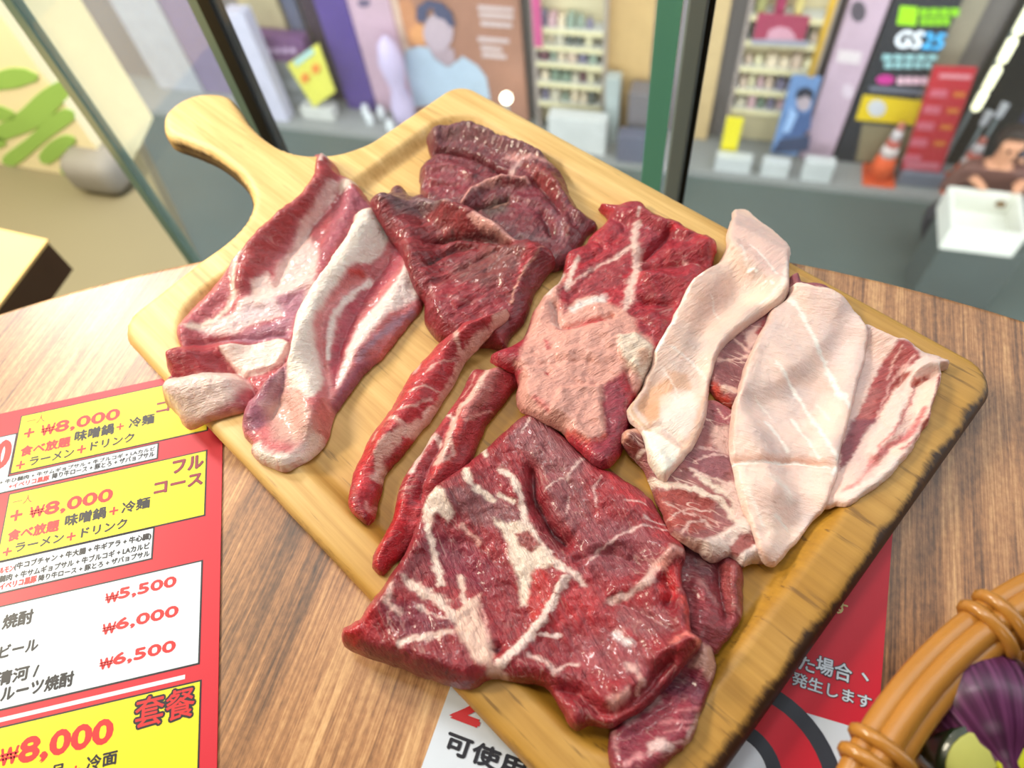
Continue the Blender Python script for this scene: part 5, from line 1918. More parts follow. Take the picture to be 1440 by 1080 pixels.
# --- the middle piece with the big pink fat cap
meat('beef_piece', 'bright red beef piece with a broad pink fat cap in the centre of the board',
     [(841, 282), (852, 285), (872, 287), (897, 282), (910, 292), (932, 305), (952, 310), (965, 320), (982, 329), (995, 330), (1010, 342), (1007, 355), (1004, 367), (998, 400), (975, 440), (945, 475),
      (930, 500), (915, 520), (900, 545), (886, 575), (888, 592), (876, 630), (856, 652), (838, 650), (820, 636), (802, 618), (788, 602), (768, 592), (752, 584), (730, 575), (725, 552), (727, 538), (722, 520), (706, 512), (692, 503), (686, 492),
      (717, 470), (735, 450), (747, 425), (765, 400), (785, 377), (797, 347), (820, 337), (827, 325), (845, 310), (855, 299)],
     0.0105, (172, 40, 54), [
         ('p', (160, 50, 66), [(845, 285), (905, 290), (935, 310), (960, 322), (930, 350), (900, 345), (850, 320)], 12, 0, .7),
         ('p', (230, 166, 152), [(724, 560), (734, 522), (722, 512), (740, 472), (752, 432), (770, 397), (788, 377), (797, 386), (786, 408), (788, 440), (800, 424), (830, 416), (852, 426), (880, 442), (893, 455), (896, 470), (916, 480),
                                 (920, 510), (905, 542), (890, 545), (880, 525), (860, 538), (851, 548), (848, 590), (853, 615), (830, 624), (795, 604), (765, 588), (735, 577)], 7),
         ('p', (164, 56, 64), [(793, 432), (800, 402), (830, 376), (860, 360), (886, 356), (872, 400), (842, 416), (812, 418), (792, 448)], 5),
         ('s', (240, 218, 210), [(792, 384), (780, 400), (771, 418)], 9, 5), ('s', (236, 204, 194), [(812, 364), (804, 384), (797, 406)], 8, 4),
         ('s', (240, 226, 222), [(806, 440), (822, 428), (846, 424)], 12, 7), ('s', (228, 186, 176), [(775, 430), (780, 455), (790, 468)], 10, 6),
         ('s', (238, 198, 188), [(896, 318), (891, 340), (896, 360), (893, 385), (886, 410), (880, 437)], 13, 5), ('s', (236, 196, 186), [(890, 346), (872, 358), (856, 368)], 8, 4),
         ('s', (232, 196, 192), [(899, 300), (897, 310)], 6, 4), ('s', (228, 180, 172), [(800, 405), (830, 382), (852, 370)], 3.5, 2.5), ('s', (228, 178, 172), [(962, 370), (980, 382)], 4, 3),
         ('s', (240, 206, 192), [(875, 490), (900, 485)], 16, 9), ('p', (243, 218, 198), [(868, 482), (893, 474), (918, 490), (918, 508), (905, 535), (892, 526), (873, 510)], 6),
         ('p', (226, 176, 150), [(896, 500), (910, 495), (912, 510), (900, 518)], 5),
         ('s', (206, 66, 72), [(788, 470), (806, 468), (830, 458), (850, 455)], 7, 6), ('s', (214, 100, 100), [(768, 488), (774, 498)], 5, 4), ('s', (206, 80, 80), [(770, 535)], 6, 4), ('s', (216, 110, 106), [(750, 565), (772, 580)], 5, 5),
         ('p', (152, 52, 68), [(850, 545), (866, 535), (882, 560), (889, 590), (872, 627), (848, 652), (826, 640), (854, 616), (850, 590)], 6),
         ('s', (216, 92, 80), [(798, 606), (830, 623), (852, 614)], 6, 5),
         ('p', (170, 40, 56), [(688, 492), (718, 470), (738, 480), (730, 510), (700, 508)], 7),
         ('s', (204, 30, 46), [(945, 318), (965, 325)], 12, 8), ('s', (196, 34, 48), [(985, 335), (1005, 348)], 12, 8), ('s', (190, 46, 56), [(845, 288), (862, 296)], 8, 5),
         ('s', (146, 36, 50), [(905, 465), (922, 450), (935, 420)], 16, 10),
     ], [
         ('b', [(905, 362), (925, 345), (942, 325)], 6, -6.5), ('b', [(895, 305), (935, 318), (965, 330)], 9, 3.0),
         ('b', [(945, 360), (990, 350)], 14, 4.0), ('b', [(915, 395), (960, 400), (975, 385)], 16, 4.5), ('b', [(905, 378), (950, 375), (990, 372)], 5, -3.0),
         ('b', [(905, 425), (945, 425)], 6, -4.0), ('b', [(915, 450), (930, 465)], 10, 3.0),
         ('b', [(780, 432), (790, 466), (830, 457), (860, 448)], 5, -3.5), ('b', [(800, 425), (845, 372), (880, 358)], 5, -1.5),
         ('b', [(765, 540), (800, 500), (845, 480)], 46, 6.0), ('b', [(780, 405), (760, 450)], 12, 3.0),
         ('r', [(768, 588), (790, 555), (845, 545), (848, 590), (852, 614), (830, 624), (800, 607)], 5, 2.6),
         ('r', [(868, 482), (893, 474), (918, 490), (905, 535), (873, 510)], 4, 2.4),
         ('b', [(850, 300), (880, 320), (860, 340)], 6, -2.0), ('b', [(830, 335), (850, 350), (820, 370)], 5, -2.0), ('b', [(870, 300), (905, 302)], 8, 2.0),
         ('b', [(735, 520), (780, 520), (830, 515)], 5, -1.6), ('b', [(770, 535)], 5, -2.5), ('b', [(775, 497)], 4, -2.0), ('b', [(880, 525), (890, 545), (905, 540)], 4, -2.0),
     ], D(75), M_BEEF, seed=10, fs=1.4, rib=0.1, rnd=0.8, lump=0.0015, slope=0.5)

# --- pork on the right
meat('marbled_pork_slice', 'brown-red marbled pork slice mostly hidden between the two pale slices',
     [(1000, 470), (1040, 440), (1085, 415), (1108, 400), (1113, 386), (1125, 384), (1128, 396), (1150, 398), (1168, 406), (1185, 425), (1170, 480), (1110, 540), (1050, 568), (1030, 573), (1014, 563), (1002, 552), (995, 520)],
     0.006, (150, 90, 92), [
         ('s', (226, 180, 170), [(1008, 506), (1030, 508), (1052, 502)], 5, 4), ('s', (224, 180, 170), [(1030, 475), (1045, 490), (1060, 500)], 5, 4),
         ('p', (222, 180, 172), [(1048, 470), (1070, 455), (1065, 480), (1052, 492)], 6), ('p', (150, 44, 48), [(1062, 470), (1080, 435), (1110, 415), (1080, 450), (1070, 475)], 5),
         ('s', (186, 60, 44), [(1000, 540), (1012, 556), (1030, 568)], 10, 6), ('s', (232, 190, 176), [(1018, 548), (1035, 552)], 10, 6), ('p', (140, 76, 80), [(1005, 515), (1040, 510), (1042, 540), (1010, 535)], 8),
         ('s', (150, 80, 92), [(1115, 390), (1145, 400), (1175, 410)], 12, 5),
     ], [('b', [(1010, 545), (1035, 560)], 8, 2.0)], D(10), M_MARB, seed=11)

meat('marbled_pork_slice', 'pink and red marbled pork slice with white fat base, left of the big pale slice',
     [(995, 562), (1010, 561), (1030, 572), (1060, 600), (1085, 660), (1095, 740), (1088, 785), (1060, 791), (1047, 795), (1038, 786), (1027, 781), (1012, 786), (1002, 787), (992, 780), (985, 772), (965, 760), (945, 746), (932, 720), (922, 695),
      (912, 672), (902, 652), (884, 632), (874, 617), (875, 606), (888, 600), (920, 590), (960, 575)],
     0.008, (158, 92, 92), [
         ('p', (166, 74, 68), [(922, 690), (960, 690), (1003, 708), (1005, 738), (970, 752), (940, 738), (930, 715)], 8),
         ('p', (150, 86, 94), [(960, 640), (1020, 630), (1030, 655), (1010, 680), (970, 672)], 10),
         ('p', (232, 188, 176), [(1000, 598), (1026, 600), (1028, 642), (1012, 640), (1000, 625)], 10, 0, .8), ('p', (160, 80, 88), [(995, 565), (1025, 570), (1028, 595), (1005, 598)], 7),
         ('s', FC, [(914, 676), (945, 685), (975, 690), (1005, 703), (1026, 718), (1045, 740)], 11, 5), ('s', FC, [(980, 668), (1000, 682), (1024, 700), (1040, 722)], 9, 6), ('s', (234, 196, 186), [(970, 660), (1000, 672), (1020, 682)], 4, 3),
         ('s', (236, 200, 190), [(1028, 690), (1045, 720), (1052, 745)], 18, 9),
         ('p', (243, 216, 205), [(962, 756), (990, 764), (1020, 745), (1045, 732), (1060, 755), (1078, 785), (1047, 795), (1030, 782), (1000, 787), (985, 773)], 6),
         ('p', (166, 92, 88), [(1022, 768), (1040, 755), (1060, 748), (1064, 765), (1044, 786), (1032, 780)], 5), ('s', (240, 216, 208), [(1045, 786), (1060, 774), (1072, 780)], 10, 4),
         ('s', (220, 162, 138), [(878, 612), (886, 605), (900, 606)], 10, 6), ('p', (128, 52, 46), [(878, 620), (890, 612), (905, 630), (900, 645)], 6),
         ('s', (222, 190, 178), [(897, 640), (908, 634)], 4, 3), ('s', (226, 176, 160), [(940, 745), (965, 758), (985, 770)], 7, 5),
         ('s', (226, 182, 172), [(932, 705), (960, 722), (985, 730)], 2.5, 2), ('s', (226, 182, 172), [(940, 730), (965, 718), (1000, 722)], 2.5, 2), ('s', (226, 182, 172), [(960, 748), (965, 735), (990, 735), (1000, 745)], 3.5, 2.5),
         ('s', (226, 182, 172), [(1008, 575), (1018, 590), (1026, 582)], 2.5, 2), ('s', (216, 170, 166), [(975, 650), (1000, 640), (1022, 645)], 2.5, 2), ('s', (216, 170, 166), [(985, 632), (1010, 636)], 2.5, 2),
     ], [('b', [(985, 770), (1020, 752), (1050, 745)], 10, 2.5), ('b', [(880, 610), (900, 640)], 8, 2.5), ('b', [(945, 685), (1005, 703)], 6, 1.2), ('b', [(1040, 790), (1065, 775)], 6, 1.5)],
     D(15), M_MARB, seed=12, rnd=0.7, lump=0.0007)

meat('pork_belly_slice', 'pink pork slice with a red lean band and ruffled fat edge, at the right rim',
     [(1217, 457), (1240, 465), (1262, 475), (1276, 479), (1290, 490), (1300, 497), (1312, 499), (1326, 506), (1336, 516), (1330, 520), (1321, 521), (1325, 526), (1320, 547), (1312, 572), (1307, 597), (1300, 604), (1287, 628), (1270, 648),
      (1255, 666), (1237, 683), (1212, 698), (1192, 711), (1176, 711), (1158, 716), (1140, 690), (1165, 600), (1185, 520), (1205, 465)],
     0.0050, (236, 202, 192), [
         ('p', (166, 70, 70), [(1262, 480), (1276, 482), (1290, 494), (1292, 506), (1272, 526), (1257, 550), (1242, 575), (1230, 592), (1214, 612), (1196, 640), (1180, 662), (1184, 626), (1200, 592), (1213, 568), (1226, 540), (1241, 508)], 5),
         ('p', (132, 66, 78), [(1194, 592), (1234, 588), (1214, 616), (1182, 660), (1184, 628)], 6, 0, .85), ('p', (182, 108, 104), [(1225, 545), (1238, 550), (1222, 588), (1206, 590)], 8, 0, .6),
         ('s', (222, 164, 158), [(1284, 500), (1262, 525), (1244, 560), (1232, 588)], 3, 3), ('s', (224, 170, 162), [(1268, 488), (1256, 512), (1246, 535)], 2.5, 2.5), ('s', (226, 174, 168), [(1275, 515), (1262, 528)], 4, 3),
         ('p', (238, 210, 202), [(1300, 500), (1332, 515), (1300, 524), (1280, 540), (1272, 575), (1250, 615), (1225, 640), (1212, 640), (1240, 590), (1262, 545), (1275, 520)], 4),
         ('s', (206, 116, 116), [(1298, 575), (1288, 600), (1262, 622), (1238, 636), (1222, 655)], 7, 6), ('s', (204, 112, 110), [(1305, 590), (1290, 615), (1268, 632)], 4, 4), ('s', (212, 140, 136), [(1286, 535), (1282, 560), (1262, 600), (1232, 632)], 3.5, 3),
         ('s', (218, 150, 146), [(1232, 650), (1205, 680), (1185, 690)], 5, 5), ('s', (176, 66, 66), [(1323, 528), (1312, 570), (1302, 600)], 3, 3), ('s', (240, 218, 210), [(1262, 650), (1230, 678), (1190, 700)], 14, 8),
         ('s', (170, 80, 70), [(1292, 536), (1306, 528)], 6, 4), ('s', (170, 84, 76), [(1266, 540), (1274, 528)], 6, 4),
     ], [('b', [(1332, 514), (1300, 516), (1282, 530), (1270, 565), (1250, 605), (1228, 640)], 7, 3.2), ('b', [(1266, 545), (1272, 530)], 5, -3.5), ('b', [(1288, 542), (1312, 526)], 5, -4.0), ('b', [(1318, 535), (1305, 590)], 7, 2.0),
         ('b', [(1290, 580), (1262, 625), (1225, 660)], 5, -1.6)], D(65), M_PALE, seed=13, rnd=0.6)

meat('pale_pork_slice', 'large pale pink pork slice with fine white streaks and a crosswise fold',
     [(1112, 402), (1125, 397), (1145, 403), (1165, 406), (1180, 415), (1197, 432), (1215, 452), (1221, 480), (1216, 510), (1208, 535), (1198, 580), (1192, 602), (1184, 630), (1180, 650), (1179, 667), (1172, 687), (1160, 715), (1140, 738), (1122, 762),
      (1100, 785), (1090, 796), (1077, 794), (1067, 777), (1060, 752), (1050, 727), (1040, 700), (1030, 657), (1026, 622), (1027, 590), (1032, 565), (1037, 553), (1047, 515), (1062, 480), (1075, 455), (1083, 437), (1110, 415)],
     0.0042, (238, 208, 198), [
         ('p', (232, 206, 202), [(1125, 400), (1180, 415), (1215, 452), (1218, 500), (1195, 540), (1170, 500), (1145, 450)], 16, 0, .8),
         ('s', (228, 182, 166), [(1085, 440), (1050, 510), (1032, 570), (1028, 630)], 9, 9, .7), ('s', (226, 176, 156), [(1036, 648), (1070, 645), (1120, 648), (1160, 652)], 13, 12, .8), ('s', (230, 188, 172), [(1100, 535), (1140, 540), (1170, 545)], 12, 14, .6),
         ('s', (228, 184, 166), [(1045, 715), (1065, 770), (1085, 790)], 10, 10, .7), ('s', (232, 190, 174), [(1080, 700), (1110, 720)], 26, 20, .5),
         ('s', (250, 240, 234), [(1112, 422), (1130, 448), (1148, 485), (1163, 522), (1178, 550), (1194, 572)], 7, 4), ('s', (248, 238, 232), [(1092, 510), (1112, 545), (1132, 575), (1146, 597), (1160, 620), (1178, 648)], 5, 4),
         ('s', (248, 238, 232), [(1076, 595), (1090, 612), (1106, 634)], 5, 4), ('s', (248, 238, 232), [(1112, 590), (1130, 615), (1152, 645)], 4, 4), ('s', (246, 234, 226), [(1060, 560), (1085, 590)], 3, 3, .7), ('s', (246, 234, 226), [(1150, 570), (1165, 590)], 3, 3, .7),
         ('s', (246, 236, 230), [(1032, 652), (1075, 649), (1115, 651), (1165, 658)], 3.5, 3), ('s', (247, 238, 230), [(1050, 690), (1075, 740)], 4, 4, .7), ('s', (247, 238, 230), [(1085, 672), (1105, 690), (1112, 705)], 8, 9, .6), ('s', (247, 238, 230), [(1090, 725), (1108, 745)], 4, 4, .6),
         ('s', (250, 242, 236), [(1172, 668), (1176, 660)], 6, 3),
     ], [('b', [(1030, 651), (1075, 648), (1120, 650), (1170, 656)], 4, -2.0), ('b', [(1050, 600), (1110, 625), (1165, 635)], 22, 1.8), ('b', [(1060, 690), (1110, 690)], 18, 1.8), ('b', [(1075, 745), (1120, 735)], 14, -1.2), ('b', [(1035, 570), (1060, 490)], 12, 1.6),
         ('b', [(1120, 530), (1180, 540)], 10, -1.0)],
     D(20), M_PALE, seed=14, rnd=0.55, lump=0.0004, wob=0.0004)

meat('pale_pork_strip', 'narrow pale pork strip with a white fat tip, draped from the back rim',
     [(1032, 294), (1050, 295), (1065, 307), (1090, 325), (1110, 345), (1112, 358), (1110, 370), (1112, 388), (1110, 407), (1101, 421), (1080, 436), (1052, 457), (1027, 477), (1012, 495), (1003, 520), (999, 545), (995, 575), (983, 615), (962, 645), (943, 667),
      (935, 677), (925, 671), (912, 648), (909, 630), (900, 604), (881, 580), (895, 552), (902, 540), (917, 506), (921, 487), (940, 455), (965, 406), (980, 386), (1005, 367), (1022, 346), (1021, 330), (1029, 307)],
     0.0046, (236, 204, 190), [
         ('p', (238, 200, 192), [(1032, 296), (1065, 308), (1108, 345), (1100, 400), (1060, 380), (1025, 340)], 16, 0, .8), ('p', (226, 176, 158), [(985, 400), (1030, 395), (1020, 440), (985, 470), (960, 450)], 26, 0, .6),
         ('s', (226, 186, 170), [(930, 480), (960, 470), (1000, 460)], 20, 20, .5),
         ('p', (214, 160, 122), [(896, 570), (912, 545), (940, 535), (950, 548), (930, 560), (925, 590), (915, 600)], 9, 0, .85), ('p', (216, 164, 130), [(935, 525), (965, 530), (975, 550), (950, 550)], 9, 0, .7), ('s', (212, 160, 126), [(918, 572), (925, 592)], 10, 6, .7),
         ('p', (240, 224, 216), [(925, 598), (945, 560), (975, 550), (980, 580), (965, 615), (945, 612)], 12, 0, .9), ('s', (226, 184, 162), [(990, 560), (978, 605), (955, 640)], 8, 7),
         ('p', (247, 240, 228), [(901, 602), (925, 608), (946, 625), (957, 633), (941, 660), (931, 673), (916, 650), (908, 626)], 4), ('s', (222, 184, 150), [(890, 578), (900, 596), (915, 604)], 5, 4),
         ('s', (250, 244, 238), [(984, 384), (966, 408), (941, 458), (923, 492)], 6, 3), ('s', (226, 184, 150), [(900, 545), (884, 578)], 4, 3),
         ('s', (248, 236, 230), [(1055, 345), (1075, 365), (1092, 388)], 3, 3), ('s', (248, 236, 230), [(1040, 350), (1050, 380)], 3, 3, .7), ('s', (246, 234, 228), [(945, 492), (975, 515), (995, 535)], 4, 4, .7), ('s', (246, 232, 224), [(930, 520), (960, 560)], 3, 3, .7),
         ('s', (252, 248, 244), [(1052, 387), (1060, 388)], 5, 2), ('s', (246, 232, 224), [(1000, 420), (1010, 450)], 3, 3, .6), ('s', (248, 238, 232), [(1106, 370), (1098, 405), (1070, 430)], 7, 7, .7),
     ], [('b', [(1030, 350), (1065, 385), (1100, 405)], 14, 3.0), ('b', [(1020, 380), (975, 450), (945, 540)], 18, 2.5), ('b', [(1085, 420), (1040, 450), (1005, 500)], 10, 1.5),
         ('b', [(905, 605), (930, 600), (960, 625)], 5, -1.5), ('b', [(925, 640), (935, 660)], 10, 2.5), ('b', [(915, 545), (905, 575)], 8, -1.5), ('b', [(1055, 387)], 4, 1.5)],
     D(80), M_PALE, seed=15, rnd=0.6, lump=0.0004, wob=0.0004, slope=0.6)

# ------------------------------------------------------------------ printed menus on the table


class Sheet:
    def __init__(self, ang, origin_px, z):
        self.ux = np.array([math.cos(ang), math.sin(ang)])
        self.uy = np.array([-math.sin(ang), math.cos(ang)])
        self.o = at(origin_px, z)[:2]
        self.z = z

    def loc(self, p):
        q = at(p, self.z)[:2] - self.o
        return np.array([q @ self.ux, q @ self.uy])

    def w(self, x, y, dz=0.0):
        q = self.o + self.ux * x + self.uy * y
        return np.array([q[0], q[1], self.z + dz])

    def rect(self, name, x0, x1, y0, y1, dz, th, mat, parent):
        v = [self.w(x0, y0, dz), self.w(x1, y0, dz), self.w(x1, y1, dz), self.w(x0, y1, dz)]
        v = v + [q + np.array([0, 0, th]) for q in v]
        pl = np.array(parent.location) if parent is not None else 0
        return hexa(name, [tuple(q - pl) for q in v], mat, parent)

    def poly(self, name, pts, dz, th, mat, parent):
        n = len(pts)
        pl = np.array(parent.location)
        v = [self.w(x, y, dz) - pl for x, y in pts] + [self.w(x, y, dz + th) - pl for x, y in pts]
        f = [tuple(range(n))[::-1], tuple(range(n, 2 * n))] + [(i, (i + 1) % n, (i + 1) % n + n, i + n) for i in range(n)]
        return pyd(name, v, f, mat, parent)

    def text(self, body, bl, br, tl, mat, parent, bold=0.02, dz=0.0, name='lettering', ndir=4):
        a, b, c = self.loc(bl), self.loc(br), self.loc(tl)
        y0 = (a[1] + b[1]) / 2
        o3, u3, v3 = self.w(a[0], y0, dz), self.w(b[0], y0, dz), self.w(a[0], c[1], dz)
        return text_on(name, body, o3, u3, v3, mat, parent, bold, ndir)


def paper(name, c):
    return plain(name, c, 0.42, 0.03, 60, 0.35)


P_RED = paper('print_red', (206, 40, 58))
P_YEL = paper('print_yellow', (238, 222, 44))
P_WHT = paper('print_white', (212, 220, 232))
P_BLK = paper('print_black', (34, 34, 44))
P_RTX = paper('print_red_text', (208, 44, 50))
P_MAR = paper('print_maroon', (150, 40, 66))
P_GRY = paper('print_grey', (58, 62, 72))
P_CRM = paper('print_cream', (226, 206, 140))

A = Sheet(math.radians(55.3), (313, 640), 0.0004)
ytop = (A.loc((0, 583))[1] + A.loc((225, 533))[1]) / 2
ybot = A.loc((305, 1080))[1] - 0.09
menuA = thing('menu_sheet', 'red laminated price menu with yellow and white panels, left of the board', 'menu', tuple(A.w(-0.12, (ytop + ybot) / 2)))
A.rect('sheet', -0.27, 0.0, ybot, ytop, 0, 0.0005, P_RED, menuA)
T0 = 0.0005


def panelA(name, right, top, bot, left, fill):
    xr = np.mean([A.loc(p)[0] for p in right])
    yt = np.mean([A.loc(p)[1] for p in top])
    yb = np.mean([A.loc(p)[1] for p in bot])
    xl = A.loc(left)[0] if left is not None else -0.262
    b = 0.0008
    A.rect('panel_border', xl - b, xr + b, yb - b, yt + b, T0 + 0.00002, 0.00008, P_BLK, menuA)
    return A.rect(name, xl, xr, yb, yt, T0 + 0.00012, 0.00008, fill, menuA)


R2 = [(289, 632), (289, 724)]
panelA('yellow_panel', R2, [(30.5, 587)], [(17, 669), (286, 603)], (24, 628), P_YEL)
panelA('yellow_panel', R2, [(12.5, 700.5), (289, 632)], [(289, 724)], (6, 745), P_YEL)
panelA('white_panel', [(222, 630)], [(100, 654), (222, 623)], [(222, 642), (0, 696)], None, P_WHT)
panelA('white_panel', [(215, 760)], [(215, 744)], [(214, 784), (0, 835)], None, P_WHT)
panelA('white_panel', [(283, 790), (280.5, 931)], [(283, 790), (0, 855.5)], [(280.5, 931), (0, 999)], None, P_WHT)
panelA('yellow_panel', [(282, 958)], [(282, 958), (0, 1026)], [(280, 1130)], None, P_YEL)
_x = A.loc((24, 628))[0]
_yt, _yb = A.loc((15, 613))[1], A.loc((12, 672))[1]
A.rect('panel_border', -0.262, _x - 0.001, _yb - 0.0008, _yt + 0.0008, T0 + 0.00002, 0.00008, P_BLK, menuA)
A.rect('white_panel', -0.262, _x - 0.0016, _yb, _yt, T0 + 0.00012, 0.00008, P_WHT, menuA)
_xr, _yl = A.loc((261, 952))
A.rect('white_line', -0.262, _xr, _yl - 0.001, _yl + 0.001, T0 + 0.00002, 0.00008, P_WHT, menuA)
DZ = T0 + 0.00026


def tA(body, bl, br, tl, mat, bold=0.02, dz=0.0, **k):
    return A.text(body, bl, br, tl, mat, menuA, bold, DZ + dz, **k)


def outlined(sheet, parent, body, bl, br, tl, fill, edge, b0, b1, dz=DZ):
    sheet.text(body, bl, br, tl, edge, parent, b1, dz, 'letter_outline', ndir=10)
    sheet.text(body, bl, br, tl, fill, parent, b0, dz + 0.00006)


def plusA(x, y, s, mat=None):
    tA('+', (x - s, y + s * 1.1), (x + s, y + s * 0.6), (x - s, y - s * 0.7), mat or P_RTX, 0.04)


# first yellow block
tA('一人', (38, 599), (64, 594), (36, 589), P_RTX, 0.0)
plusA(41, 610, 7)
tA('₩', (58, 614), (77, 610), (57, 600), P_RTX, 0.035)
tA('8,000', (78, 612), (168, 591), (78, 595), P_RTX, 0.06)
tA('食べ放題', (29, 644), (99, 627), (29, 630), P_RTX, 0.065)
tA('味噌鍋', (105.5, 623), (160, 610), (105, 608), P_BLK, 0.05)
plusA(169.5, 601, 5)
tA('冷麺', (182, 603), (217, 596), (182, 590), P_BLK, 0.045)
plusA(29, 655, 6)
tA('ラーメン', (42, 656), (104, 642), (42, 645), P_BLK, 0.05)
plusA(115, 633, 6)
tA('ドリンク', (128, 635), (189, 620), (128, 623), P_BLK, 0.05)
outlined(A, menuA, 'コース', (221, 582), (290, 567), (221, 568), P_MAR, P_GRY, 0.02, 0.05)
tA('+ 牛ひ髄肉 + 牛サムギョプサル + 牛ブルコギ + LAカルビ', (0, 685), (219, 632), (0, 677), P_BLK, 0.045)
tA('+イベリコ黒豚', (13, 690), (70, 675), (13, 682), P_RTX, 0.06)
tA('降り牛ロース + 豚とろ + ザバョプサル', (74, 676), (218, 641), (74, 667), P_BLK, 0.045)
# second yellow block
tA('一人', (18, 713), (46, 707), (18, 702), P_RTX, 0.0)
plusA(23, 726, 8)
tA('₩', (42, 730), (62, 725), (41, 715), P_RTX, 0.035)
tA('8,000', (63, 729), (158, 705), (63, 709), P_RTX, 0.06)
tA('食べ放題', (11, 764), (83, 745), (10, 748), P_RTX, 0.065)
tA('味噌鍋', (92, 742), (149, 728), (92, 726), P_BLK, 0.05)
plusA(160.5, 719.5, 6)
tA('冷麺', (172, 723), (211, 714), (172, 708), P_BLK, 0.045)
plusA(10.5, 777, 6)
tA('ラーメン', (22, 778), (90, 761), (22, 766), P_BLK, 0.05)
plusA(100.5, 755.5, 6)
tA('ドリンク', (115, 757.5), (179, 741), (115, 744), P_BLK, 0.05)
outlined(A, menuA, 'フル', (244, 667), (286, 657), (242, 650), P_MAR, P_GRY, 0.03, 0.07)
outlined(A, menuA, 'コース', (218, 696), (285, 681), (217, 681), P_MAR, P_GRY, 0.03, 0.07)
tA('ルモン', (0, 808), (20, 803), (0, 800), P_RTX, 0.06)
tA('(牛コブチャン + 牛大腸 + 牛ギアラ + 牛心臓)', (21, 803), (213, 760), (21, 793), P_BLK, 0.045)
tA('髄肉 + 牛サムギョプサル + 牛ブルコギ + LAカルビ', (0, 820), (211, 772), (0, 811), P_BLK, 0.045)
tA('イベリコ黒豚', (0, 831), (52, 819), (0, 822), P_RTX, 0.06)
tA('降り牛ロース + 豚とろ + ザバョプサル', (55, 819), (211, 782), (55, 810), P_BLK, 0.045)
# drinks
for body, bl, br, tl in (('5,500', (168, 845), (248, 826), (168, 829)), ('6,000', (164, 889), (251, 867.5), (164, 872)), ('6,500', (160, 938), (247, 917.5), (160, 921))):
    tA(body, bl, br, tl, P_RTX, 0.06)
    tA('₩', (bl[0] - 19, bl[1] + 4), (bl[0] - 1, bl[1] + 1), (tl[0] - 19, tl[1] + 7), P_RTX, 0.035)
tA('焼酎', (4, 886), (46, 876), (4, 867), P_BLK, 0.045)
tA('ビール', (0, 927), (54, 913), (0, 910), P_BLK, 0.045)
tA('清河 /', (-5, 966), (54, 952), (-5, 947), P_BLK, 0.045)
tA('フルーツ焼酎', (-17, 990), (103, 966), (-17, 972), P_BLK, 0.045)
tA('0', (-8, 661), (11, 655), (-8, 625), P_RTX, 0.065)
# set meal block
outlined(A, menuA, '套餐', (190, 1026), (274, 1006), (190, 985), P_RTX, P_BLK, 0.015, 0.09)
tA('₩', (0, 1078), (25, 1072), (0, 1055), P_RTX, 0.035)
tA('8,000', (27, 1077), (157, 1049), (27, 1042), P_RTX, 0.065)
tA('冷面', (122, 1084), (165, 1074), (122, 1065), P_BLK, 0.045)
plusA(107, 1083, 6)
tA('品', (72, 1094), (92, 1089), (72, 1078), P_BLK, 0.045)

# lettering belongs to the panel it is printed on


def adopt(root):
    pan = []
    for o in root.children:
        if 'panel' in o.name and 'border' not in o.name or o.name.startswith('red_field'):
            c = np.array([v.co[:] for v in o.data.vertices])
            pan.append((o, c[:, :2]))
    for o in list(root.children):
        if o.name.startswith('letter'):
            c = np.array([v.co[:] for v in o.data.vertices])[:, :2].mean(0)
            for q, pts in pan:
                n = len(pts) // 2
                ring = pts[:4] if n == 4 else pts[:n]
                if inside(c[None], ring)[0]:
                    o.parent = q
                    break


adopt(menuA)

# --- sheet under the board
Bs = Sheet(math.radians(24.4), (1245, 880), 0.0004)
yB1 = 0.10
xBl = np.mean([Bs.loc((635, 968))[0], Bs.loc((590, 1080))[0]])
menuB = thing('menu_sheet', 'white and red notice sheet lying under the cutting board', 'menu', tuple(Bs.w(xBl / 2, -0.02)))
Bs.rect('sheet', xBl, 0.0, -0.16, yB1, 0, 0.0003, P_WHT, menuB)
TB = 0.0003
# red field with a rising lower edge on the right
ptR = [Bs.loc(p) for p in ((1215, 1027), (1128, 1001))]
sl = (ptR[0][1] - ptR[1][1]) / (ptR[0][0] - ptR[1][0])
xm = Bs.loc((1000, 1010))[0] - 0.03
Bs.poly('red_field', [(xm, -0.155), (-0.045, -0.155), (ptR[1][0] - 0.001, ptR[1][1]), (0.0, ptR[0][1] + sl * (0 - ptR[0][0])), (0.0, yB1), (xm, yB1)], TB + 0.00001, 0.00005, P_RED, menuB)
# black ring and white disc of the printed badge
cc = Bs.loc((1040, 1100))
r_out = np.linalg.norm(Bs.loc((1112, 988)) - cc)


def ring(name, c, r0, r1, dz, mat):
    n = 48
    v, f = [], []
    pl = np.array(menuB.location)
    for k in range(n):
        t = 2 * math.pi * k / n
        for r in (r0, r1):
            for h_ in (dz, dz + 0.00005):
                v.append(Bs.w(c[0] + r * math.cos(t), c[1] + r * math.sin(t), h_) - pl)
    for k in range(n):
        a_, b_ = 4 * k, 4 * ((k + 1) % n)
        f += [(a_ + 1, a_ + 3, b_ + 3, b_ + 1), (a_, b_, b_ + 2, a_ + 2), (a_ + 2, b_ + 2, b_ + 3, a_ + 3), (a_, a_ + 1, b_ + 1, b_)]
    return pyd(name, v, f, mat, menuB)


ring('badge_red', cc, 0.012, r_out - 0.001, TB + 0.00012, P_RED)
ring('badge_ring', cc, r_out - 0.0055, r_out + 0.0012, TB + 0.00020, P_GRY)
c2 = Bs.loc((1028, 1088))
r2 = np.linalg.norm(Bs.loc((1056, 1030)) - c2)
ring('badge_ring', c2, r2 - 0.004, r2 + 0.002, TB + 0.00022, P_GRY)
ring('badge_disc', c2, 0.0005, r2 - 0.003, TB + 0.00018, P_WHT)
DB = TB + 0.0003


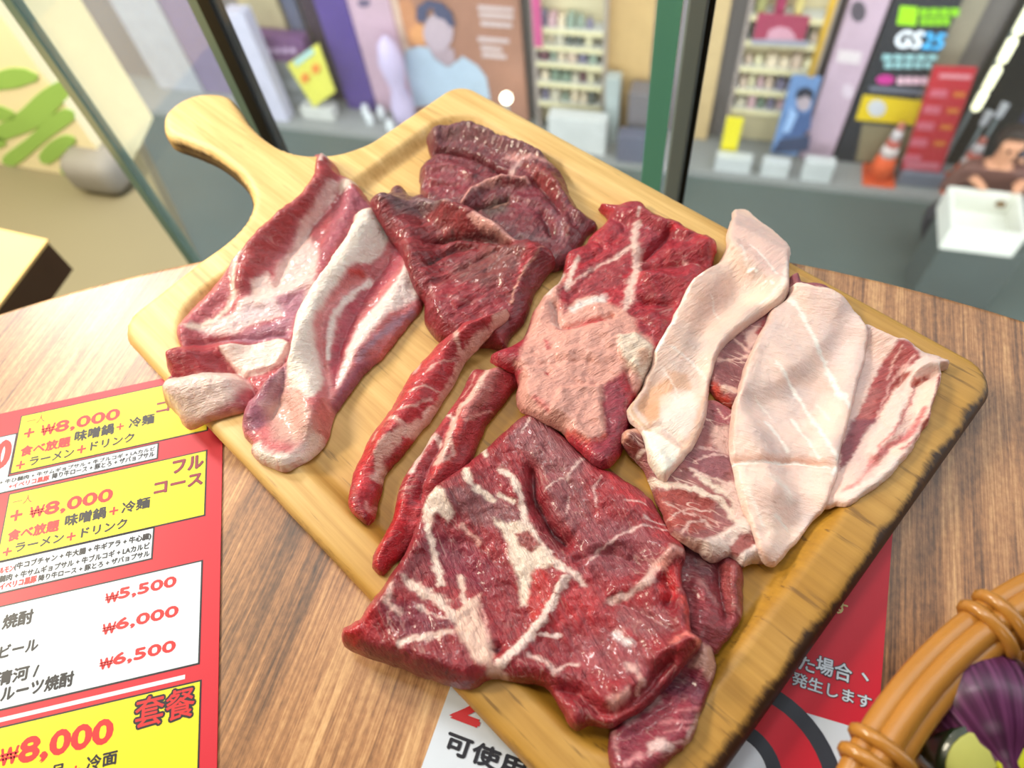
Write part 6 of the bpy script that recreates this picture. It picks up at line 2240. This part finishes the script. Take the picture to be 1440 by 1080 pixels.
def tB(body, bl, br, tl, mat, bold=0.02, dz=0.0, **k):
    return Bs.text(body, bl, br, tl, mat, menuB, bold, DB + dz, **k)


tB('可使用', (622, 1060), (735, 1094), (628, 1026), P_BLK, 0.045)
tB('2', (634, 1008), (672, 1020), (645, 962), P_RTX, 0.06)
for body, bl, br, tl in (('た', (1122, 941), (1144, 947), (1126, 922)), ('場合', (1146, 947), (1196, 960), (1150, 922)), ('、', (1210, 956), (1221, 959), (1212, 946)), ('発生します', (1112, 967), (1224, 994), (1117, 945))):
    outlined(Bs, menuB, body, bl, br, tl, P_WHT, P_GRY, 0.02, 0.07, DB)
tB('す', (1172, 862), (1190, 866), (1176, 845), P_CRM, 0.03)

adopt(menuB)

# ------------------------------------------------------------------ basket of vegetables
M_RAT = plain('rattan', (180, 122, 50), 0.28, 0.16, 40, 0.5, coat=0.3)
M_RAT2 = plain('rattan_dark', (160, 102, 38), 0.3, 0.16, 40, 0.5, coat=0.2)
BC = np.array([0.4412, -0.0507])
BR = 0.2090
BZ1 = 0.050
bk = thing('woven_basket', 'orange-brown plastic rattan basket at the lower right corner', 'basket', (BC[0], BC[1], 0.0))


def ringpts(r, z, n=96):
    return [(r * math.cos(2 * math.pi * k / n), r * math.sin(2 * math.pi * k / n), z) for k in range(n)]


for r, z, rad in ((BR + 0.0040, BZ1 - 0.002, 0.0048), (BR - 0.0012, BZ1 + 0.0010, 0.0047), (BR - 0.0060, BZ1 - 0.0012, 0.0043)):
    tube('rim_strand', ringpts(r, z, 160), rad, M_RAT, bk, 14, closed=True)
_t0 = math.atan2(at((1388, 864), BZ1)[1] - BC[1], at((1388, 864), BZ1)[0] - BC[0])
_t1 = math.atan2(at((1228, 1062), BZ1)[1] - BC[1], at((1228, 1062), BZ1)[0] - BC[0])
stp = (_t1 - _t0) % (2 * math.pi)
for i in range(60):
    th0 = _t0 + stp * i
    if i * stp > 2 * math.pi - stp * 0.6:
        break
    for dth in (-0.018, 0.018):
        th = th0 + dth
        e1 = np.array([math.cos(th), math.sin(th), 0])
        pts = []
        for k in range(24):
            an = 2 * math.pi * k / 24
            pts.append(e1 * (BR - 0.001 + 0.0102 * math.cos(an)) + np.array([0, 0, BZ1 - 0.001 + 0.0068 * math.sin(an)]))
        tube('rim_wrap', pts, 0.0026, M_RAT, bk, 8, closed=True)
for z, r in ((0.030, BR - 0.0105), (0.016, BR - 0.0175), (0.005, BR - 0.0245)):
    n = 240
    pts = [((r + 0.0022 * math.sin(30 * 2 * math.pi * k / n)) * math.cos(2 * math.pi * k / n), (r + 0.0022 * math.sin(30 * 2 * math.pi * k / n)) * math.sin(2 * math.pi * k / n), z) for k in range(n)]
    tube('weave_ring', pts, 0.0034, M_RAT2, bk, 8, closed=True)
for k in range(30):
    th = 2 * math.pi * k / 30 + 0.1
    e1 = np.array([math.cos(th), math.sin(th), 0])
    tube('stake', [e1 * (BR - 0.0295) + np.array([0, 0, 0.0035]), e1 * (BR - 0.0165) + np.array([0, 0, 0.024]), e1 * (BR - 0.006) + np.array([0, 0, BZ1 - 0.004])], [0.003, 0.0045, 0.0045], M_RAT, bk, 8)
lathe('base_disc', [(BR - 0.0265, 0.0006), (BR - 0.0245, 0.003), (BR - 0.0265, 0.0055), (0.001, 0.006)], (0, 0, 0), M_RAT2, bk, 48)

# red onion


def onion(label, c, r, tilt):
    m, nt, N, L, B = new_mat('onion_skin')
    tc = N.new('ShaderNodeTexCoord')
    sp = N.new('ShaderNodeSeparateXYZ')
    L.new(tc.outputs['Object'], sp.inputs[0])
    an = math_(N, L, 'ARCTAN2', sp.outputs[1], sp.outputs[0])
    cb = N.new('ShaderNodeCombineXYZ')
    L.new(math_(N, L, 'MULTIPLY', an, 5.0), cb.inputs[0])
    L.new(math_(N, L, 'MULTIPLY', sp.outputs[2], 9.0), cb.inputs[1])
    n1 = noise_(N, L, cb.outputs[0], 1.2, 4, 0.6, 0.4)
    rp = ramp(N, [(0.32, (30, 12, 28)), (0.50, (70, 26, 60)), (0.62, (104, 52, 92)), (0.76, (150, 132, 150))])
    L.new(n1, rp.inputs['Fac'])
    L.new(rp.outputs['Color'], B.inputs['Base Color'])
    B.inputs['Roughness'].default_value = 0.32
    o = thing('red_onion', label, 'onion', tuple(c))
    prof = []
    for k in range(21):
        t = k / 20
        z = -r * math.cos(math.pi * t)
        rr3 = r * math.sin(math.pi * t) ** 0.85 * (1.05 if t < .7 else 1.0)
        if t > 0.86:
            rr3 = max(rr3, r * 0.13)
            z = r * (0.86 + (t - 0.86) * 2.4)
        prof.append((max(rr3, 0.0008), z))
    lathe('bulb', prof, (0, 0, 0), m, o, 32)
    tube('root_tuft', [(0, 0, -r * 0.98), (0.001, 0, -r * 1.06)], [0.004, 0.001], plain('root', (170, 140, 100), 0.8), o, 8)
    o.rotation_euler = tilt
    return o


_oc = at((1378, 985), 0.042)
onion('purple red onion with pale sheen in the basket', (_oc[0] + 0.003, _oc[1], 0.0330), 0.0235, (0.9, 0.5, 0.3))

M_ZSK = plain('courgette_skin', (26, 40, 20), 0.35, 0.35, 160, coat=0.2)
M_ZFL = plain('courgette_flesh', (176, 178, 92), 0.5, 0.06, 80)
M_ZFL2 = plain('courgette_flesh_bright', (176, 182, 24), 0.5, 0.06, 80)


def courgette(label, cpx, zc, r, ln, d, flesh):
    c = at(cpx, zc)
    o = thing('courgette_piece', label, 'vegetable', tuple(c))
    d = np.array(d, float)
    d /= np.linalg.norm(d)
    pts = [d * (-ln * t) for t in (0.0, 0.06, 0.5, 0.9, 1.0)]
    tube('skin', pts, [r * 0.97, r, r * 1.02, r * 0.9, r * 0.55], M_ZSK, o, 28)
    tube('cut_face', [d * 0.0002, d * 0.0009], [r * 0.86, r * 0.83], flesh, o, 28)
    return o


courgette('dark green courgette piece with pale yellow-green cut face beside the red onion', (1398, 1092), 0.046, 0.018, 0.045, (0.15, -0.35, 0.92), M_ZFL)
courgette('dark green courgette piece with bright yellow cut face at the right edge', (1466, 1066), 0.052, 0.017, 0.048, (-0.1, -0.25, 0.95), M_ZFL2)

bpy.data.scenes.remove(TXT)
